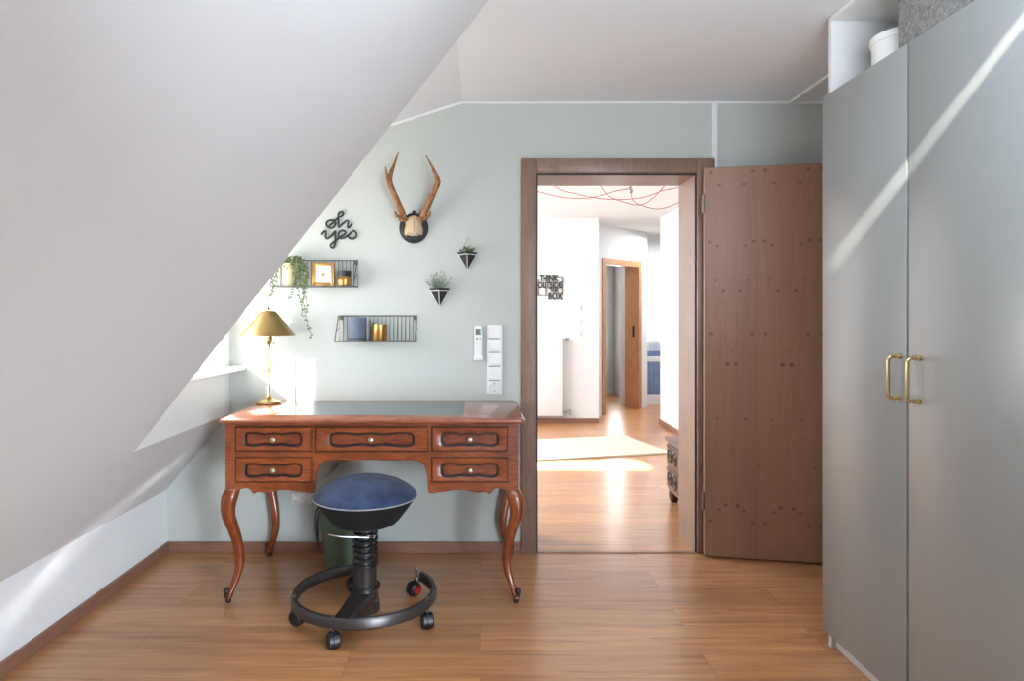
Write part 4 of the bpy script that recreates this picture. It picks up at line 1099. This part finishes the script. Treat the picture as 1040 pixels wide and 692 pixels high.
sp = thing('switch_panel', (PX(502.3, YB), YB, PZ(401, YB)), 'tall white panel of four switches over a socket beside the remote', 'switch panel')
b = NB(); box(b, PX(494.8, D), PX(510.3, D), YB - 0.010, YB, PZ(401, D), PZ(330, D), 0.003, 3); obj('plate', b, M['plastic'], sp)
hh = (401 - 330) / 5
for k in range(5):
    y0, y1 = 330 + hh * k + 1.0, 330 + hh * (k + 1) - 1.0
    if k < 4:
        b = NB(); box(b, PX(496.6, D), PX(508.5, D), YB - 0.015, YB - 0.008, PZ(y1, D), PZ(y0, D), 0.002); obj('rocker', b, M['plastic'], sp)
        b = NB(); box(b, PX(496.6, D), PX(508.5, D), YB - 0.0118, YB - 0.009, PZ(y1 + 1.4, D), PZ(y1 + 0.4, D)); obj('rocker_gap', b, M['grey_plastic'], sp)
def socket(parent, cx, cz, rr):
    b = NB(); lathe(b, [(0, 0.0), (rr * 0.85, 0.0), (rr * 0.9, 0.006), (rr, 0.007), (rr, 0.004)], 28)
    b.transform(Matrix.Translation((cx, YB - 0.0065, cz)) @ Matrix.Rotation(PI / 2, 4, 'X'))
    s = obj('socket', b, M['plastic'], parent)
    b = NB()
    for q in (-1, 1): tube(b, [(cx + q * rr * 0.45, YB - 0.0055, cz), (cx + q * rr * 0.45, YB - 0.0085, cz)], rr * 0.24, 10)
    for q in (-1, 1): box(b, cx - rr * 0.15, cx + rr * 0.15, YB - 0.013, YB - 0.006, cz + q * rr * 0.8 - 0.002, cz + q * rr * 0.8 + 0.002)
    obj('contacts', b, M['dark'], s)
socket(sp, PX(502.5, D), PZ(393.5, D), 0.024)

ts = thing('socket_strip', (PX(311, YB), YB, PZ(511, YB)), 'white triple wall socket low on the wall under the desk', 'socket')
b = NB(); box(b, PX(296.5, YB), PX(327, YB), YB - 0.010, YB, PZ(510.8, YB), PZ(500.5, YB), 0.003, 3); obj('plate', b, M['plastic'], ts)
for k in range(3): socket(ts, PX(301.6 + 10.1 * k, YB), PZ(505.6, YB), 0.0215)

# ================================================================ WARDROBE
WX = 1.2775; DE = 2.548; WGAP = 2.043; WN = 1.53
wz0, wz1 = 0.06, 2.044
wr = thing('wardrobe', (1.58, 2.04, 0), 'tall grey two-door wardrobe with brass bar handles', 'wardrobe')
cxf = WX + 0.021
b = NB()
box(b, cxf, 1.88, DE - 0.020, DE - 0.002, 0, wz1); box(b, cxf, 1.88, WN, WN + 0.018, 0, wz1)
box(b, cxf, 1.88, WN + 0.018, DE - 0.020, wz1 - 0.018, wz1); box(b, cxf, 1.88, WN + 0.018, DE - 0.020, 0.055, 0.073)
box(b, 1.872, 1.88, WN + 0.018, DE - 0.020, 0.073, wz1 - 0.018)
obj('carcass', b, M['gloss_white'], wr, smooth=False)
b = NB(); box(b, cxf + 0.018, cxf + 0.036, WN + 0.018, DE - 0.020, 0, 0.056); obj('plinth', b, M['gloss_white'], wr, smooth=False)
b = NB(); box(b, cxf + 0.002, cxf + 0.04, WGAP - 0.012, WGAP + 0.012, 0.073, wz1 - 0.018); obj('divider', b, M['grey_plastic'], wr, smooth=False)
def bar_handle(parent, y, z0, z1):
    b = NB(); xo = WX - 0.036; r = 0.0052; rad = 0.012
    pts = [(WX - 0.002, y, z0), (WX - 0.022, y, z0)]
    for k in range(5):
        a = k / 4 * PI / 2; pts.append((xo + rad - rad * math.sin(a), y, z0 + rad - rad * math.cos(a)))
    for k in range(5):
        a = k / 4 * PI / 2; pts.append((xo + rad - rad * math.cos(a), y, z1 - rad + rad * math.sin(a)))
    pts += [(WX - 0.022, y, z1), (WX - 0.002, y, z1)]
    tube(b, pts, r, 12)
    for z in (z0, z1):
        tube(b, [(WX + 0.001, y, z), (WX - 0.006, y, z)], 0.0085, 14); tube(b, [(WX - 0.014, y, z), (WX - 0.018, y, z)], 0.0072, 14)
    h = obj('handle', b, M['brass'], parent); h['label'] = 'brass bar handle'
for (y0, y1, hy, zt_, zb_h) in ((WGAP + 0.005, DE, 2.077, PZ(362, 2.077), PZ(404.5, 2.077)), (WN, WGAP - 0.005, 1.985, PZ(364, 1.985), PZ(408, 1.985))):
    b = NB(); box(b, WX, WX + 0.019, y0, y1, wz0, wz1 + 0.003, 0.0015, 2); d = obj('door', b, M['wardrobe'], wr)
    bar_handle(d, hy, zb_h, zt_)

# open unit on top
tu = thing('top_unit', (1.58, 2.04, wz1 + 0.001), 'open white storage unit on top of the grey wardrobe', 'shelf unit')
uz0, uz1 = wz1 + 0.001, 2.341
b = NB(); box(b, cxf, 1.88, DE - 0.020, DE - 0.002, uz0, uz1); obj('side_panel', b, M['gloss_white'], tu, smooth=False)
b = NB(); box(b, cxf, 1.88, WN, WN + 0.018, uz0, uz1); obj('side_panel', b, M['gloss_white'], tu, smooth=False)
b = NB(); box(b, cxf, 1.88, WN + 0.018, DE - 0.020, uz1 - 0.018, uz1); obj('top_panel', b, M['gloss_white'], tu, smooth=False)
b = NB(); box(b, cxf, 1.872, WN + 0.018, DE - 0.020, uz0, uz0 + 0.012); obj('bottom_panel', b, M['gloss_white'], tu, smooth=False)
b = NB(); box(b, 1.872, 1.88, WN + 0.018, DE - 0.020, uz0 + 0.012, uz1 - 0.018); obj('back_panel', b, M['gloss_white'], tu, smooth=False)
uz = uz0 + 0.012
b = NB(); box(b, cxf + 0.004, 1.78, WN + 0.03, 2.135, uz, uz1 - 0.03, 0.012, 3)
fb = thing('felt_box', (1.55, 1.83, uz), 'grey marled felt storage box in the unit on the wardrobe', 'storage box')
obj('body', b, M['felt'], fb)
b = NB(); box(b, cxf + 0.001, cxf + 0.006, 1.76, 1.88, uz + 0.12, uz + 0.15, 0.002); obj('pull_tab', b, M['felt'], fb)
wbx = thing('white_box', (1.44, 2.28, uz), 'small round white lidded box beside the grey felt box', 'storage box')
zt_ = 2.166
wcx, wcy = PX(888, 2.28) + 0.105, 2.28
b = NB(); lathe(b, [(0, uz), (0.098, uz), (0.1, uz + 0.002), (0.1, zt_ - 0.02), (0, zt_ - 0.02)], 48, wcx, wcy); obj('body', b, M['paper'], wbx)
b = NB(); lathe(b, [(0, zt_ - 0.024), (0.105, zt_ - 0.024), (0.105, zt_ - 0.002), (0.103, zt_), (0, zt_)], 48, wcx, wcy); obj('lid', b, M['paper'], wbx)

# ================================================================ LIGHT
w = bpy.data.worlds.new('sky'); S.world = w; w.use_nodes = True
bg = w.node_tree.nodes['Background']; bg.inputs[0].default_value = (0.80, 0.88, 1.0, 1); bg.inputs[1].default_value = 3.0

def area(name, loc, direction, sx, sy, energy, color=(1, 1, 1), spread=180):
    l = bpy.data.lights.new(name, 'AREA'); l.shape = 'RECTANGLE'; l.size = sx; l.size_y = sy; l.energy = energy; l.color = color
    l.spread = math.radians(spread)
    o = bpy.data.objects.new(name, l); C.objects.link(o); o.location = loc
    o.rotation_euler = Vector(direction).to_track_quat('-Z', 'Y').to_euler(); return o
sun = bpy.data.lights.new('sun', 'SUN'); sun.energy = 31.0; sun.angle = math.radians(1.6); sun.color = (1, 0.96, 0.90)
so = bpy.data.objects.new('sun', sun); C.objects.link(so); so.rotation_euler = SUN.to_track_quat('-Z', 'Y').to_euler()
area('rear_low_fill', (1.3, -1.3, 0.6), (-0.62, 1, -0.08), 1.2, 1.0, 21.5, (0.82, 0.95, 1.08), 50)  # added low lamp, brightens the left floor, knee wall and under the desk
area('ceiling_bounce_fill', (0.85, 0.25, 1.75), (0.05, 0.35, 1), 0.9, 0.9, 86, (0.82, 0.95, 1.08))  # added unseen lamp aimed up to brighten the ceiling
area('dormer_daylight', (XD + 0.01, 3.0, 1.27), (1, 0, 0.1), 0.7, 0.5, 14, (1.0, 0.98, 0.96))
# low glint from an added unseen lamp, laid on the knee wall and slope left of the desk
gC, gv, gS = Vector((-1.575, 2.92, 0.375)), Vector((0.13, 1.185, 0.40)), Vector((1.1, -0.5, 0.22))
gd = (gC - gS).normalized(); gx = (gv - gd * gv.dot(gd)); gl = gx.length; gx.normalize(); gy = (-gd).cross(gx)
g = area('glint_fill', gS, gd, gl, 0.07, 0.11, (1, 0.99, 0.97), 1.0)
g.matrix_world = Matrix(((gx.x, gy.x, -gd.x, gS.x), (gx.y, gy.y, -gd.y, gS.y), (gx.z, gy.z, -gd.z, gS.z), (0, 0, 0, 1)))
area('hall_side_fill', (-2.3, 5.9, 1.5), (1, 0, -0.05), 2.6, 1.6, 205, (0.88, 0.96, 1.06))  # added lamp inside the closed left wall, brightens the whole hall
area('hall_sliver_fill', (0.5, 5.62, ZC - 0.01), (0, 0, -1), 1.7, 0.36, 22, (1, 0.98, 0.95), 4)  # added narrow-beam lamp that lays the bright sliver on the hall floor
area('hall_far_daylight', (2.6, 8.6, 2.2), (-0.2, 0, -1), 0.8, 0.8, 24, (0.9, 0.97, 1.05))
area('glazed_door_daylight', (2.6, 10.4, 1.3), (0, -1, 0), 1.2, 1.6, 90, (0.95, 0.98, 1.0))
area('far_room_daylight', tuple(A + du * 0.3 + dn * 0.7 + Vector((0, 0, 2.2))), (0, 0, -1), 0.5, 0.5, 5, (0.9, 0.97, 1.05))

# ================================================================ CAMERA
cam = bpy.data.cameras.new('camera'); co = bpy.data.objects.new('camera', cam); C.objects.link(co)
co.location = (0, 0, CAMH); co.rotation_euler = (PI / 2, 0, 0)
cam.sensor_width = 36.0; cam.lens = 36.0 * F / 1040.0
cam.shift_x = (520 - VX) / 1040.0; cam.shift_y = -(346 - VY) / 1040.0
cam.clip_start = 0.05
S.camera = co
S.view_settings.view_transform = 'Standard'; S.view_settings.look = 'None'
S.view_settings.gamma = 1.0; S.view_settings.use_curve_mapping = False
S.view_settings.exposure = 0.0
